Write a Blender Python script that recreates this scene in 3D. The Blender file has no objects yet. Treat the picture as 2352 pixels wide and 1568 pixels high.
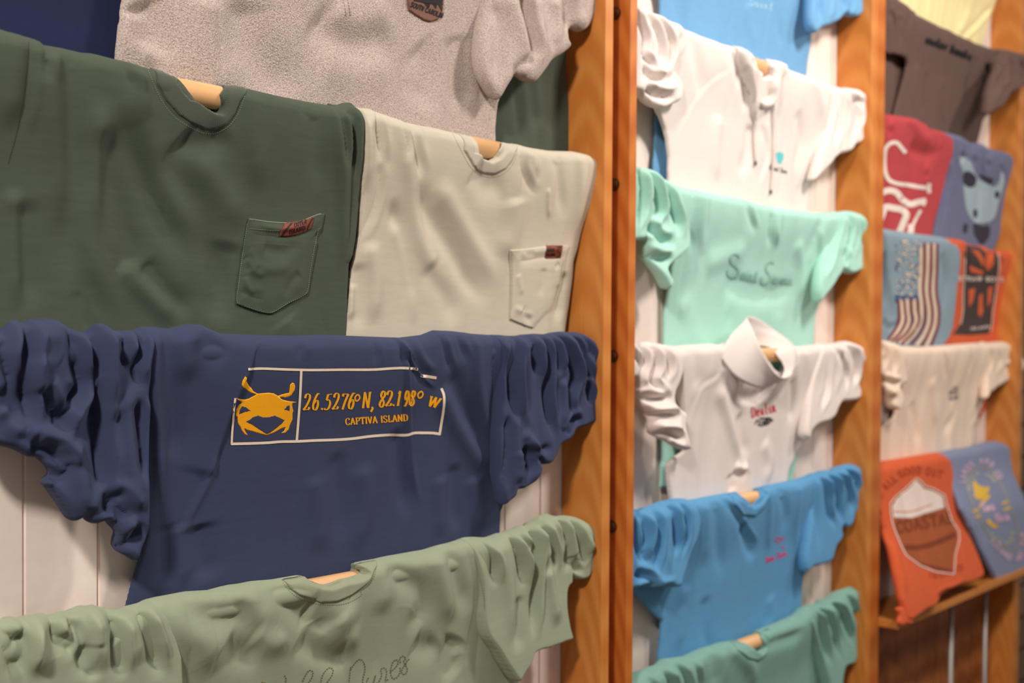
import bpy, math
import numpy as np
from mathutils import Matrix, Vector

# ------------------------------------------------------------------ camera
PWALL = 1.235                 # camera distance from the wall plane (y = 0)
ZC = 1.50                     # camera height
FPX = 2613.0                  # focal length for a 2352 px wide frame
W_, H_ = 2352.0, 1568.0
VPX, VPY = 3540.0, 803.0      # where the wall's long direction vanishes
PITCH = math.radians(1.0)
ROLL = math.asin(0.00585)

def cam_basis(a):
    F = np.array([math.cos(a) * math.cos(PITCH), math.sin(a) * math.cos(PITCH), -math.sin(PITCH)])
    R0 = np.array([math.sin(a), -math.cos(a), 0.0])
    U0 = np.cross(R0, F)
    R = R0 * math.cos(ROLL) + U0 * math.sin(ROLL)
    U = U0 * math.cos(ROLL) - R0 * math.sin(ROLL)
    return R, U, F
lo, hi = math.radians(20), math.radians(70)
for _ in range(60):
    mid = (lo + hi) / 2
    R, U, F = cam_basis(mid)
    if W_ / 2 + FPX * R[0] / F[0] < VPX: lo = mid
    else: hi = mid
YAW = (lo + hi) / 2
R, U, F = cam_basis(YAW)
YSH = VPY - (H_ / 2 - FPX * U[0] / F[0])
CAMPOS = np.array([0.0, -PWALL, ZC])

scene = bpy.context.scene
col = scene.collection
cd = bpy.data.cameras.new('camera'); cam = bpy.data.objects.new('camera', cd); col.objects.link(cam)
cd.sensor_width = 36.0; cd.lens = FPX / W_ * 36.0
cd.shift_y = YSH / W_
cd.clip_start = 0.01
M = Matrix(((R[0], U[0], -F[0], CAMPOS[0]), (R[1], U[1], -F[1], CAMPOS[1]), (R[2], U[2], -F[2], CAMPOS[2]), (0, 0, 0, 1)))
cam.matrix_world = M
cd.dof.use_dof = True
cd.dof.focus_distance = 1.43
cd.dof.aperture_fstop = 3.4
scene.camera = cam

# ------------------------------------------------------------------ light
scene.view_settings.view_transform = 'Standard'
scene.view_settings.look = 'None'
scene.view_settings.gamma = 1.0
scene.view_settings.use_curve_mapping = False
scene.view_settings.exposure = 0.24
world = bpy.data.worlds.new('world'); scene.world = world; world.use_nodes = True
bg = world.node_tree.nodes['Background']
bg.inputs[0].default_value = (1.0, 0.93, 0.88, 1); bg.inputs[1].default_value = 0.20

def area(name, loc, target, size, power, colr, sy=None):
    l = bpy.data.lights.new(name, 'AREA'); l.size = size; l.energy = power; l.color = colr
    if sy: l.shape = 'RECTANGLE'; l.size_y = sy
    o = bpy.data.objects.new(name, l); col.objects.link(o)
    o.location = loc
    d = Vector(target) - Vector(loc)
    o.rotation_euler = d.to_track_quat('-Z', 'Y').to_euler()
    return o
area('ceiling_light', (-0.65, -1.15, 2.80), (0.9, 0, 1.4), 0.22, 42, (1.0, 0.92, 0.84))
area('ceiling_light', (1.95, -1.15, 2.85), (1.9, 0, 1.4), 0.24, 24, (1.0, 0.91, 0.83))
area('ceiling_light', (3.0, -1.45, 2.85), (3.2, 0, 1.4), 0.24, 12, (1.0, 0.91, 0.82))

# ------------------------------------------------------------------ pixel -> point in the place
def rays(p):
    p = np.atleast_2d(np.asarray(p, float))
    x = (p[:, 0] - W_ / 2) / FPX
    y = -(p[:, 1] - H_ / 2 - YSH) / FPX
    return R[None] * x[:, None] + U[None] * y[:, None] + F[None]
def onplane(p, n):
    """points of the photo on the plane n metres in front of the wall -> (x, z)"""
    d = rays(p)
    t = (-np.asarray(n) - CAMPOS[1]) / d[:, 1]
    return np.stack([CAMPOS[0] + d[:, 0] * t, CAMPOS[2] + d[:, 2] * t], 1)
def topix(x, n, z):
    v = np.array([x, -n, z]) - CAMPOS
    return W_ / 2 + FPX * v.dot(R) / v.dot(F), H_ / 2 + YSH - FPX * v.dot(U) / v.dot(F)
def solve_x(px, py, n): return onplane([(px, py)], n)[0, 0]
def T(s, ox, oy, pts): return [(ox + a / s, oy + b / s) for a, b in pts]
def c1(p): return T(2.0, 0, 0, p)
def c2(p): return T(2.0, 700, 0, p)
def c3(p): return T(1.806, 0, 700, p)
def c4(p): return T(1.806, 700, 700, p)
def c5(p): return T(2.0, 1440, 0, p)
def c6(p): return T(1.806, 1440, 700, p)
def c7(p): return T(2.613, 1980, 0, p)
def c8(p): return T(2.613, 1980, 500, p)
def c9(p): return T(2.621, 1980, 970, p)
def S(f, strokes): return [(k, a, w, f(p)) for k, a, w, p in strokes]

# ------------------------------------------------------------------ materials
def nodes(name):
    m = bpy.data.materials.new(name); m.use_nodes = True
    nt = m.node_tree; b = nt.nodes['Principled BSDF']
    return m, nt, b
def srgb(c):
    c = np.asarray(c, float) / 255.0
    c = np.where(c <= 0.04045, c / 12.92, ((c + 0.055) / 1.055) ** 2.4)
    return (float(c[0]), float(c[1]), float(c[2]), 1.0)
def fabric(name, rgb, var=0.10, weave=0.25, scale=900.0, sheen=0.25, slub=0.0, rough=0.92, fine=None):
    m, nt, b = nodes(name)
    N = nt.nodes.new; L = nt.links.new
    tc = N('ShaderNodeTexCoord')
    mp = N('ShaderNodeMapping'); mp.inputs['Scale'].default_value = (0.35, 1, 1.6); L(tc.outputs['Object'], mp.inputs[0])
    n1 = N('ShaderNodeTexNoise'); n1.inputs['Scale'].default_value = scale; n1.inputs['Detail'].default_value = 3
    L(mp.outputs[0], n1.inputs['Vector'])
    mp2 = N('ShaderNodeMapping'); mp2.inputs['Scale'].default_value = (1, 1, 7); L(tc.outputs['Object'], mp2.inputs[0])
    n2 = N('ShaderNodeTexNoise'); n2.inputs['Scale'].default_value = 28; n2.inputs['Detail'].default_value = 4
    L(mp2.outputs[0], n2.inputs['Vector'])
    add = N('ShaderNodeMath'); add.operation = 'MULTIPLY_ADD'; add.inputs[1].default_value = 0.6
    L(n1.outputs[0], add.inputs[0]); L(n2.outputs[0], add.inputs[2])
    rmp = N('ShaderNodeMapRange'); rmp.inputs['From Min'].default_value = 0.45; rmp.inputs['From Max'].default_value = 1.15
    rmp.inputs['To Min'].default_value = 1 - var; rmp.inputs['To Max'].default_value = 1 + var
    L(add.outputs[0], rmp.inputs[0])
    mix = N('ShaderNodeVectorMath'); mix.operation = 'SCALE'
    mix.inputs[0].default_value = srgb(rgb)[:3]; L(rmp.outputs[0], mix.inputs['Scale'])
    L(mix.outputs[0], b.inputs['Base Color'])
    b.inputs['Roughness'].default_value = rough
    b.inputs['Specular IOR Level'].default_value = 0.2
    b.inputs['Sheen Weight'].default_value = sheen; b.inputs['Sheen Roughness'].default_value = 0.6
    b.inputs['Sheen Tint'].default_value = srgb(tuple(min(255, c + 60) for c in rgb))
    bu = N('ShaderNodeBump'); bu.inputs['Strength'].default_value = weave; bu.inputs['Distance'].default_value = 0.0006
    L(n1.outputs[0], bu.inputs['Height']); L(bu.outputs[0], b.inputs['Normal'])
    return m
def heather(name, rgb, dark):
    m, nt, b = nodes(name); N = nt.nodes.new; L = nt.links.new
    tc = N('ShaderNodeTexCoord')
    mp = N('ShaderNodeMapping'); mp.inputs['Scale'].default_value = (0.55, 1, 1); L(tc.outputs['Object'], mp.inputs[0])
    n1 = N('ShaderNodeTexNoise'); n1.inputs['Scale'].default_value = 850; n1.inputs['Detail'].default_value = 4; n1.inputs['Roughness'].default_value = 0.75
    L(mp.outputs[0], n1.inputs['Vector'])
    cr = N('ShaderNodeValToRGB'); cr.color_ramp.elements[0].position = 0.36; cr.color_ramp.elements[1].position = 0.58
    cr.color_ramp.elements[0].color = srgb(dark); cr.color_ramp.elements[1].color = srgb(rgb)
    L(n1.outputs[0], cr.inputs[0]); L(cr.outputs[0], b.inputs['Base Color'])
    b.inputs['Roughness'].default_value = 0.95; b.inputs['Specular IOR Level'].default_value = 0.1
    b.inputs['Sheen Weight'].default_value = 0.3
    n2 = N('ShaderNodeTexNoise'); n2.inputs['Scale'].default_value = 420; n2.inputs['Detail'].default_value = 3
    L(tc.outputs['Object'], n2.inputs['Vector'])
    bu = N('ShaderNodeBump'); bu.inputs['Strength'].default_value = 0.8; bu.inputs['Distance'].default_value = 0.002
    L(n2.outputs[0], bu.inputs['Height']); L(bu.outputs[0], b.inputs['Normal'])
    return m
def ribbed(name, rgb):
    m, nt, b = nodes(name); N = nt.nodes.new; L = nt.links.new
    tc = N('ShaderNodeTexCoord')
    n1 = N('ShaderNodeTexWave'); n1.inputs['Scale'].default_value = 260; n1.inputs['Distortion'].default_value = 0.4; n1.bands_direction = 'DIAGONAL'
    L(tc.outputs['Object'], n1.inputs['Vector'])
    b.inputs['Base Color'].default_value = srgb(rgb); b.inputs['Roughness'].default_value = 0.92
    b.inputs['Specular IOR Level'].default_value = 0.2; b.inputs['Sheen Weight'].default_value = 0.25
    bu = N('ShaderNodeBump'); bu.inputs['Strength'].default_value = 0.35; bu.inputs['Distance'].default_value = 0.0005
    L(n1.outputs[0], bu.inputs['Height']); L(bu.outputs[0], b.inputs['Normal'])
    return m
def plain(name, rgb, rough=0.6, metal=0.0, bump=0.0, bscale=200, spec=0.4):
    m, nt, b = nodes(name)
    b.inputs['Base Color'].default_value = srgb(rgb); b.inputs['Roughness'].default_value = rough; b.inputs['Metallic'].default_value = metal
    b.inputs['Specular IOR Level'].default_value = spec
    N = nt.nodes.new; L = nt.links.new
    tc = N('ShaderNodeTexCoord'); n1 = N('ShaderNodeTexNoise'); n1.inputs['Scale'].default_value = bscale; n1.inputs['Detail'].default_value = 4
    L(tc.outputs['Object'], n1.inputs['Vector'])
    rm = N('ShaderNodeMapRange'); rm.inputs['To Min'].default_value = 0.93; rm.inputs['To Max'].default_value = 1.07
    L(n1.outputs[0], rm.inputs[0])
    vm = N('ShaderNodeVectorMath'); vm.operation = 'SCALE'; vm.inputs[0].default_value = srgb(rgb)[:3]
    L(rm.outputs[0], vm.inputs['Scale']); L(vm.outputs[0], b.inputs['Base Color'])
    if bump:
        bu = N('ShaderNodeBump'); bu.inputs['Strength'].default_value = bump; bu.inputs['Distance'].default_value = 0.001
        L(n1.outputs[0], bu.inputs['Height']); L(bu.outputs[0], b.inputs['Normal'])
    return m
def wood(name, light, dark, axis='Z', scale=1.0, rough=0.42):
    m, nt, b = nodes(name); N = nt.nodes.new; L = nt.links.new
    tc = N('ShaderNodeTexCoord')
    sc = {'Z': (6, 6, 0.55), 'X': (0.5, 6, 6)}[axis]
    mp = N('ShaderNodeMapping'); mp.inputs['Scale'].default_value = sc; L(tc.outputs['Object'], mp.inputs[0])
    w = N('ShaderNodeTexWave'); w.wave_type = 'RINGS'; w.rings_direction = 'X' if axis == 'Z' else 'Z'
    w.inputs['Scale'].default_value = 7.0 * scale; w.inputs['Distortion'].default_value = 2.6; w.inputs['Detail'].default_value = 3; w.inputs['Detail Scale'].default_value = 0.6
    L(mp.outputs[0], w.inputs['Vector'])
    mp2 = N('ShaderNodeMapping'); mp2.inputs['Scale'].default_value = tuple(v * 12 if v > 1 else v * 5 for v in sc); L(tc.outputs['Object'], mp2.inputs[0])
    n = N('ShaderNodeTexNoise'); n.inputs['Scale'].default_value = 3.0; n.inputs['Detail'].default_value = 5
    L(mp2.outputs[0], n.inputs['Vector'])
    n3 = N('ShaderNodeTexNoise'); n3.inputs['Scale'].default_value = 1.2; n3.inputs['Detail'].default_value = 2
    L(mp.outputs[0], n3.inputs['Vector'])
    a1 = N('ShaderNodeMath'); a1.operation = 'MULTIPLY_ADD'; a1.inputs[1].default_value = 0.42
    L(w.outputs[0], a1.inputs[0])
    a2 = N('ShaderNodeMath'); a2.operation = 'MULTIPLY'; a2.inputs[1].default_value = 0.35
    L(n.outputs[0], a2.inputs[0]); L(a2.outputs[0], a1.inputs[2])
    a3 = N('ShaderNodeMath'); a3.operation = 'MULTIPLY_ADD'; a3.inputs[1].default_value = 0.55
    L(n3.outputs[0], a3.inputs[0]); L(a1.outputs[0], a3.inputs[2])
    cr = N('ShaderNodeValToRGB'); cr.color_ramp.elements[0].position = 0.3; cr.color_ramp.elements[1].position = 0.85
    cr.color_ramp.elements[0].color = srgb(light); cr.color_ramp.elements[1].color = srgb(dark)
    L(a3.outputs[0], cr.inputs[0]); L(cr.outputs[0], b.inputs['Base Color'])
    b.inputs['Roughness'].default_value = rough; b.inputs['Specular IOR Level'].default_value = 0.35
    bu = N('ShaderNodeBump'); bu.inputs['Strength'].default_value = 0.12; bu.inputs['Distance'].default_value = 0.0006
    L(n.outputs[0], bu.inputs['Height']); L(bu.outputs[0], b.inputs['Normal'])
    return m

# ------------------------------------------------------------------ object helpers
def tag(o, label=None, cat=None, group=None, kind=None):
    if label: o['label'] = label
    if cat: o['category'] = cat
    if group: o['group'] = group
    if kind: o['kind'] = kind
    return o
def empty(name, loc, label, cat, group=None):
    o = bpy.data.objects.new(name, None); col.objects.link(o); o.location = loc
    o.empty_display_size = 0.05
    return tag(o, label, cat, group)
def link_mesh(name, verts, faces, mat, parent=None, smooth=True):
    off = np.array(parent_loc(parent))
    v = np.asarray(verts, float) - off
    me = bpy.data.meshes.new(name)
    me.from_pydata(v.tolist(), [], faces if isinstance(faces, list) else faces.tolist())
    me.validate(); me.update()
    if smooth: me.polygons.foreach_set('use_smooth', [True] * len(me.polygons))
    me.materials.append(mat)
    o = bpy.data.objects.new(name, me); col.objects.link(o)
    if parent is not None: o.parent = parent
    return o
def parent_loc(p):
    v = Vector((0, 0, 0))
    while p is not None:
        v = v + p.location; p = p.parent
    return v
def box_vf(x0, x1, y0, y1, z0, z1, bev=0.0):
    if bev <= 0:
        v = [(x, y, z) for x in (x0, x1) for y in (y0, y1) for z in (z0, z1)]
        f = [(0, 1, 3, 2), (4, 6, 7, 5), (0, 4, 5, 1), (2, 3, 7, 6), (0, 2, 6, 4), (1, 5, 7, 3)]
        return v, f
    import bmesh
    bm = bmesh.new()
    vs = [bm.verts.new((x, y, z)) for x in (x0, x1) for y in (y0, y1) for z in (z0, z1)]
    for q in [(0, 1, 3, 2), (4, 6, 7, 5), (0, 4, 5, 1), (2, 3, 7, 6), (0, 2, 6, 4), (1, 5, 7, 3)]: bm.faces.new([vs[i] for i in q])
    bmesh.ops.recalc_face_normals(bm, faces=bm.faces)
    bmesh.ops.bevel(bm, geom=list(bm.edges), offset=bev, segments=2, affect='EDGES', profile=0.5)
    bm.verts.index_update()
    v = [tuple(w.co) for w in bm.verts]; f = [tuple(w.index for w in q.verts) for q in bm.faces]
    bm.free()
    return v, f
def box(name, x0, x1, y0, y1, z0, z1, mat, parent=None, bev=0.0):
    v, f = box_vf(x0, x1, y0, y1, z0, z1, bev)
    return link_mesh(name, v, f, mat, parent, smooth=False)
def tube_vf(p0, p1, r, n=24, caps=True):
    p0 = np.array(p0, float); p1 = np.array(p1, float); d = p1 - p0; d /= np.linalg.norm(d)
    a = np.cross(d, (0, 0, 1.0)) if abs(d[2]) < 0.9 else np.cross(d, (1.0, 0, 0))
    a /= np.linalg.norm(a); b = np.cross(d, a)
    v = []; f = []
    for p in (p0, p1):
        for i in range(n):
            t = 2 * math.pi * i / n; v.append(p + r * (math.cos(t) * a + math.sin(t) * b))
    for i in range(n): f.append((i, (i + 1) % n, n + (i + 1) % n, n + i))
    if caps: f.append(tuple(range(n - 1, -1, -1))); f.append(tuple(range(n, 2 * n)))
    return v, f

# ------------------------------------------------------------------ cloth surfaces
def smoothstep(t): t = np.clip(t, 0, 1); return t * t * (3 - 2 * t)
def rnd(u): u = np.clip(u, 0, 1); return np.sqrt(np.maximum(0, 1 - (1 - u) ** 2))
def catmull(P, closed=True, per=4):
    P = np.asarray(P, float); n = len(P); out = []
    rng = range(n) if closed else range(n - 1)
    for i in rng:
        if closed: p0, p1, p2, p3 = P[(i - 1) % n], P[i], P[(i + 1) % n], P[(i + 2) % n]
        else:
            p1, p2 = P[i], P[i + 1]
            p0 = P[i - 1] if i > 0 else 2 * p1 - p2
            p3 = P[i + 2] if i + 2 < n else 2 * p2 - p1
        t0 = 0; t1 = t0 + max(1e-6, np.linalg.norm(p1 - p0)) ** .5; t2 = t1 + max(1e-6, np.linalg.norm(p2 - p1)) ** .5; t3 = t2 + max(1e-6, np.linalg.norm(p3 - p2)) ** .5
        for k in range(per):
            t = t1 + (t2 - t1) * k / per
            A1 = (t1 - t) / (t1 - t0) * p0 + (t - t0) / (t1 - t0) * p1
            A2 = (t2 - t) / (t2 - t1) * p1 + (t - t1) / (t2 - t1) * p2
            A3 = (t3 - t) / (t3 - t2) * p2 + (t - t2) / (t3 - t2) * p3
            B1 = (t2 - t) / (t2 - t0) * A1 + (t - t0) / (t2 - t0) * A2
            B2 = (t3 - t) / (t3 - t1) * A2 + (t - t1) / (t3 - t1) * A3
            out.append((t2 - t) / (t2 - t1) * B1 + (t - t1) / (t2 - t1) * B2)
    if not closed: out.append(P[-1])
    return np.array(out)
def nearest(Q, A, B, want_side=False):
    """nearest point of segments A-B for each Q: distance, point, arclength fraction, signed side"""
    n = len(Q); D = np.full(n, 1e9); CP = np.zeros((n, 2)); SP = np.zeros(n); SD = np.zeros(n)
    L = np.linalg.norm(B - A, axis=1); cum = np.concatenate([[0], np.cumsum(L)]); tot = cum[-1] + 1e-12
    for i in range(len(A)):
        d = B[i] - A[i]; l2 = d.dot(d) + 1e-16
        t = np.clip(((Q - A[i]) @ d) / l2, 0, 1)
        c = A[i] + t[:, None] * d
        dist = np.hypot(Q[:, 0] - c[:, 0], Q[:, 1] - c[:, 1])
        m = dist < D
        D[m] = dist[m]; CP[m] = c[m]; SP[m] = (cum[i] + t[m] * L[i]) / tot
        if want_side:
            s = d[0] * (Q[:, 1] - A[i][1]) - d[1] * (Q[:, 0] - A[i][0]); SD[m] = np.sign(s[m])
    return D, CP, SP, SD
def inside(Q, P):
    x, y = Q[:, 0], Q[:, 1]; r = np.zeros(len(Q), bool)
    for i in range(len(P)):
        a, b = P[i], P[(i + 1) % len(P)]
        if a[1] == b[1]: continue
        c = (a[1] > y) != (b[1] > y)
        r ^= c & (x < (b[0] - a[0]) * (y - a[1]) / (b[1] - a[1]) + a[0])
    return r
def vnoise(x, z, seed):
    rng = np.random.RandomState(seed); G = rng.rand(64, 64)
    xi = np.floor(x).astype(int); zi = np.floor(z).astype(int); fx = smoothstep(x - xi); fz = smoothstep(z - zi)
    g = lambda i, j: G[i % 64, j % 64]
    return (g(xi, zi) * (1 - fx) * (1 - fz) + g(xi + 1, zi) * fx * (1 - fz) + g(xi, zi + 1) * (1 - fx) * fz + g(xi + 1, zi + 1) * fx * fz) * 2 - 1
GAIN = {'v': 1.0, 'r': 1.0, 'g': 1.0, 's': 1.0}
SLEEVE_GAIN = {'v': 1.15, 'r': 1.05, 'g': 1.1, 's': 1.2}; BODY_GAIN = {'v': 0.75, 'r': 1.10, 'g': 1.10, 's': 1.1}
def folds(Q, strokes, nref, noise, seed, top=None):
    """displacement (m) at plane points Q from traced creases: r ridge, v crease, g soft trough, s overlap step (high on the left of the line)"""
    h = np.zeros(len(Q))
    for k, amp, w, pts in strokes:
        P = catmull(nref(pts) if callable(nref) else onplane(pts, nref), closed=False, per=5)
        w = w / 1000.0; amp = amp / 1000.0; reach = 7 * w
        atop = False
        if top is not None and P[0, 1] > float(top(P[:1, 0])[0]) - 0.034:
            d0 = P[0] - P[2]; P = np.vstack([P[0] + d0 / (np.linalg.norm(d0) + 1e-9) * 0.03, P]); atop = True
        lo_, hi_ = P.min(0) - reach, P.max(0) + reach
        m = (Q[:, 0] > lo_[0]) & (Q[:, 0] < hi_[0]) & (Q[:, 1] > lo_[1]) & (Q[:, 1] < hi_[1])
        if not m.any(): continue
        q = Q[m]; D, _, s, sd = nearest(q, P[:-1], P[1:], True)
        if k == 'v': w = max(w, 0.0045); D = np.sqrt(D * D + (0.45 * w) ** 2) - 0.45 * w
        if k == 's': tp = smoothstep(s / 0.06) * smoothstep((1 - s) / 0.35)
        else: tp = (1.0 if atop else smoothstep(s / 0.16)) * smoothstep((1 - s) / 0.30)
        if k == 'r': p = np.exp(-(D / w) ** 2)
        elif k == 'v': p = -np.exp(-(D / w) ** 1.05) + np.where(sd > 0, 0.75 * np.exp(-((D - 1.9 * w) / (1.1 * w)) ** 2), -0.30 * np.exp(-D / (2.5 * w)) + 0.15 * np.exp(-((D - 4 * w) / (2 * w)) ** 2))
        elif k == 'g': p = -np.exp(-(D / w) ** 2)
        else: p = np.where(sd > 0, np.exp(-D / w), np.exp(-(D / 0.0022) ** 2))
        if k in 'vrg': # fall off beyond the ends of the line
            pass
        h[m] += amp * tp * p * GAIN[k]
    if noise:
        a1, a2, a3 = noise
        h += a1 * .0015 * vnoise(Q[:, 0] * 20 + seed, Q[:, 1] * 2.2, seed)
        wp = 0.5 * vnoise(Q[:, 0] * 9, Q[:, 1] * 9 + seed, seed + 3)
        h += a2 * .001 * (1.7 * np.abs(vnoise(Q[:, 0] * 30 + Q[:, 1] * 3 + wp * .7, Q[:, 1] * 2.2 + wp * .4 + seed, seed + 1)) ** 0.75 - 0.7)
        h += a3 * .001 * vnoise(Q[:, 0] * 85 + Q[:, 1] * 5, Q[:, 1] * 4 + seed, seed + 2)
    return h
class Surf:
    """front depth of a built surface, sampled bilinearly"""
    def __init__(s, x0, z0, c, H): s.x0, s.z0, s.c, s.H = x0, z0, c, H
    def at(s, x, z):
        nx, nz = s.H.shape
        u = np.clip((x - s.x0) / s.c, 0, nx - 1.001); v = np.clip((z - s.z0) / s.c, 0, nz - 1.001)
        i = u.astype(int); j = v.astype(int); fu = u - i; fv = v - j; H = s.H
        return H[i, j] * (1 - fu) * (1 - fv) + H[i + 1, j] * fu * (1 - fv) + H[i, j + 1] * (1 - fu) * fv + H[i + 1, j + 1] * fu * fv
    def proj(s, px):
        px = np.atleast_2d(np.asarray(px, float)); n = np.full(len(px), 0.04)
        for _ in range(25):
            q = onplane(px, n); n = 0.4 * n + 0.6 * s.at(q[:, 0], q[:, 1])
        q = onplane(px, n)
        return q, n
def fill(H, ok):
    """extend known cells of H over the rest so that projections near an edge stay sensible"""
    H = H.copy(); ok = ok.copy()
    for _ in range(60):
        if ok.all(): break
        acc = np.zeros_like(H); cnt = np.zeros_like(H)
        for dx, dz in ((1, 0), (-1, 0), (0, 1), (0, -1)):
            sH = np.roll(H, (dx, dz), (0, 1)); so = np.roll(ok, (dx, dz), (0, 1)).astype(float)
            acc += sH * so; cnt += so
        m = (~ok) & (cnt > 0)
        H[m] = acc[m] / cnt[m]; ok = ok | m
    if not ok.all(): H[~ok] = H[ok].mean()
    return H
def build_sheet(name, P, cell, depth, mat, parent):
    """P outline in plane coords; depth(Q, sd) -> (front, back); closed, welded along the outline"""
    lo_ = P.min(0) - 2 * cell; hi_ = P.max(0) + 2 * cell
    nx = int((hi_[0] - lo_[0]) / cell) + 2; nz = int((hi_[1] - lo_[1]) / cell) + 2
    X, Z = np.meshgrid(lo_[0] + np.arange(nx) * cell, lo_[1] + np.arange(nz) * cell, indexing='ij')
    Q = np.stack([X.ravel(), Z.ravel()], 1)
    D, CP, _, _ = nearest(Q, P, np.roll(P, -1, 0))
    ins = inside(Q, P); sd = np.where(ins, D, -D)
    INS = ins.reshape(nx, nz)
    near = np.zeros_like(INS)
    for dx in (-1, 0, 1):
        for dz in (-1, 0, 1): near |= np.roll(INS, (dx, dz), (0, 1))
    near = near.ravel()
    snap = ((~ins) & near & (D < 1.45 * cell)) | (ins & (D < 0.30 * cell))
    used = ins | snap
    Q = Q.copy(); Q[snap] = CP[snap]; sdv = np.where(snap, 0.0, sd)
    f, b = depth(Q, np.maximum(sdv, 0))
    b = np.where(snap, f, b)
    b = np.minimum(b, f)
    US = used.reshape(nx, nz); TI = (ins & ~snap).reshape(nx, nz)
    cell_ok = US[:-1, :-1] & US[1:, :-1] & US[:-1, 1:] & US[1:, 1:] & (TI[:-1, :-1] | TI[1:, :-1] | TI[:-1, 1:] | TI[1:, 1:])
    idx = np.arange(nx * nz).reshape(nx, nz)
    a0, a1, a2, a3 = [q[cell_ok] for q in (idx[:-1, :-1], idx[1:, :-1], idx[1:, 1:], idx[:-1, 1:])]
    ff = np.stack([a0, a1, a2, a3], 1)
    keep = np.zeros(nx * nz, bool); keep[ff.ravel()] = True
    fi = np.full(nx * nz, -1); fi[keep] = np.arange(keep.sum())
    nf_ = keep.sum()
    bm_ = keep & ~snap
    bi = fi.copy(); bi[bm_] = nf_ + np.arange(bm_.sum())
    V = np.concatenate([np.stack([Q[keep, 0], -f[keep], Q[keep, 1]], 1), np.stack([Q[bm_, 0], -b[bm_], Q[bm_, 1]], 1)])
    faces = np.concatenate([fi[ff], bi[ff[:, ::-1]]])
    same = (fi[ff] == bi[ff]).all(1)
    faces = np.concatenate([fi[ff], bi[ff[~same][:, ::-1]]])
    o = link_mesh(name, V, faces, mat, parent)
    return o, Surf(lo_[0], lo_[1], cell, fill(f.reshape(nx, nz), used.reshape(nx, nz)))

N_ROD = 0.050; R_ROD = 0.0145; ROD_DROP = 0.004
class Garment:
    def __init__(s, name, label, cat, k, mat, rib=None, group=None, seed=1, nrod=N_ROD, xref=None):
        s.k = k; s.mat = mat; s.rib = rib or mat; s.seed = seed; s.nrod = nrod
        q = onplane([(xref or 1500, 803 + k * (VPX - (xref or 1500)))], nrod)[0]
        s.zrod = q[1] - ROD_DROP
        s.name, s.label, s.cat, s.group = name, label, cat, group
        s.e = None
    def root(s, x):
        if s.e is None: s.e = empty(s.name, (x, -s.nrod, s.zrod - 0.3), s.label, s.cat, s.group)
        return s.e
    def part(s, name, out, crest=None, strokes=(), cell=0.0025, r=0.0205, low=0.020, drop=0.30, tlow=0.005, ttop=None,
             edge=0.005, noise=(1.5, .8, .3), fl=1.0, nmap=None, smooth=True, mat=None, lift=0.0, keep_rod=True, minback=0.003, pw=1.0):
        nfix = nmap
        mat = mat or s.mat
        if crest is not None:
            C = onplane(crest, s.nrod + 0.006); C = C[np.argsort(C[:, 0])]
        zt = (lambda x: np.interp(x, C[:, 0], C[:, 1])) if crest is not None else (lambda x: np.full_like(x, s.zrod + r))
        def mapper(front):
            def f(px):
                n = np.full(len(px), s.nrod)
                for _ in range(12):
                    q = onplane(px, n); dc = np.maximum(0, zt(q[:, 0]) - q[:, 1])
                    m = smoothstep(dc / drop) if pw == 1.0 else np.clip(dc / drop, 0, 1) ** pw
                    nn = s.nrod + (low - s.nrod) * m + lift * smoothstep(dc / 0.03)
                    tt = r + (tlow - r) * smoothstep((dc - 0.01) / (drop * 0.45))
                    nn = nn + (tt * rnd(dc / r) if front else 0.25 * tt)
                    n = 0.5 * n + 0.5 * nn
                return onplane(px, n)
            return f
        if nfix is None: P = mapper(False)(out)
        else: P = onplane(out, nfix)
        nmap = mapper(True) if nfix is None else nfix
        if smooth: P = catmull(P, True, 4)
        root = s.root(P[:, 0].mean())
        GAIN.update(SLEEVE_GAIN if name == 'sleeve' else BODY_GAIN)
        if name != 'sleeve': strokes = [(k, a, w * (1.15 if k in 'rg' else 1.1), p) for k, a, w, p in strokes]
        def depth(Q, sd):
            dc = np.maximum(0, zt(Q[:, 0]) - Q[:, 1])
            m = smoothstep(dc / drop) if pw == 1.0 else np.clip(dc / drop, 0, 1) ** pw
            nc = s.nrod + (low - s.nrod) * m + lift * smoothstep(dc / 0.03)
            tt = r + (tlow - r) * smoothstep((dc - 0.01) / (drop * 0.45))
            t = tt * rnd(dc / r) if crest is not None else tt
            t = t * rnd(sd / edge)
            h = folds(Q, strokes, nmap, noise, s.seed, zt if crest is not None else None) * (0.35 + 0.65 * smoothstep(dc / 0.02))
            h = h * (1 + (fl - 1) * smoothstep((dc - 0.18) / 0.08))
            f = nc + t + h; b = nc - t + h * 0.6
            f = np.maximum(f, nc - 0.25 * t + 0.25 * h); b = np.minimum(b, f - 0.0012)
            if keep_rod:
                dz = Q[:, 1] - s.zrod; inr = np.abs(dz) < R_ROD
                fr = s.nrod + np.sqrt(np.maximum(0, R_ROD ** 2 - dz ** 2)) + .0015
                f = np.where(inr, np.maximum(f, fr), f)
                br = s.nrod - np.sqrt(np.maximum(0, R_ROD ** 2 - dz ** 2)) - .0015
                b = np.where(inr, np.minimum(b, br), b)
            f = np.maximum(f, minback + 0.001); b = np.maximum(b, minback)
            return f, b
        o, sf = build_sheet(name, P, cell, depth, mat, root)
        GAIN.update({'v': 1.0, 'r': 1.0, 'g': 1.0, 's': 1.0})
        return o, sf

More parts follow.
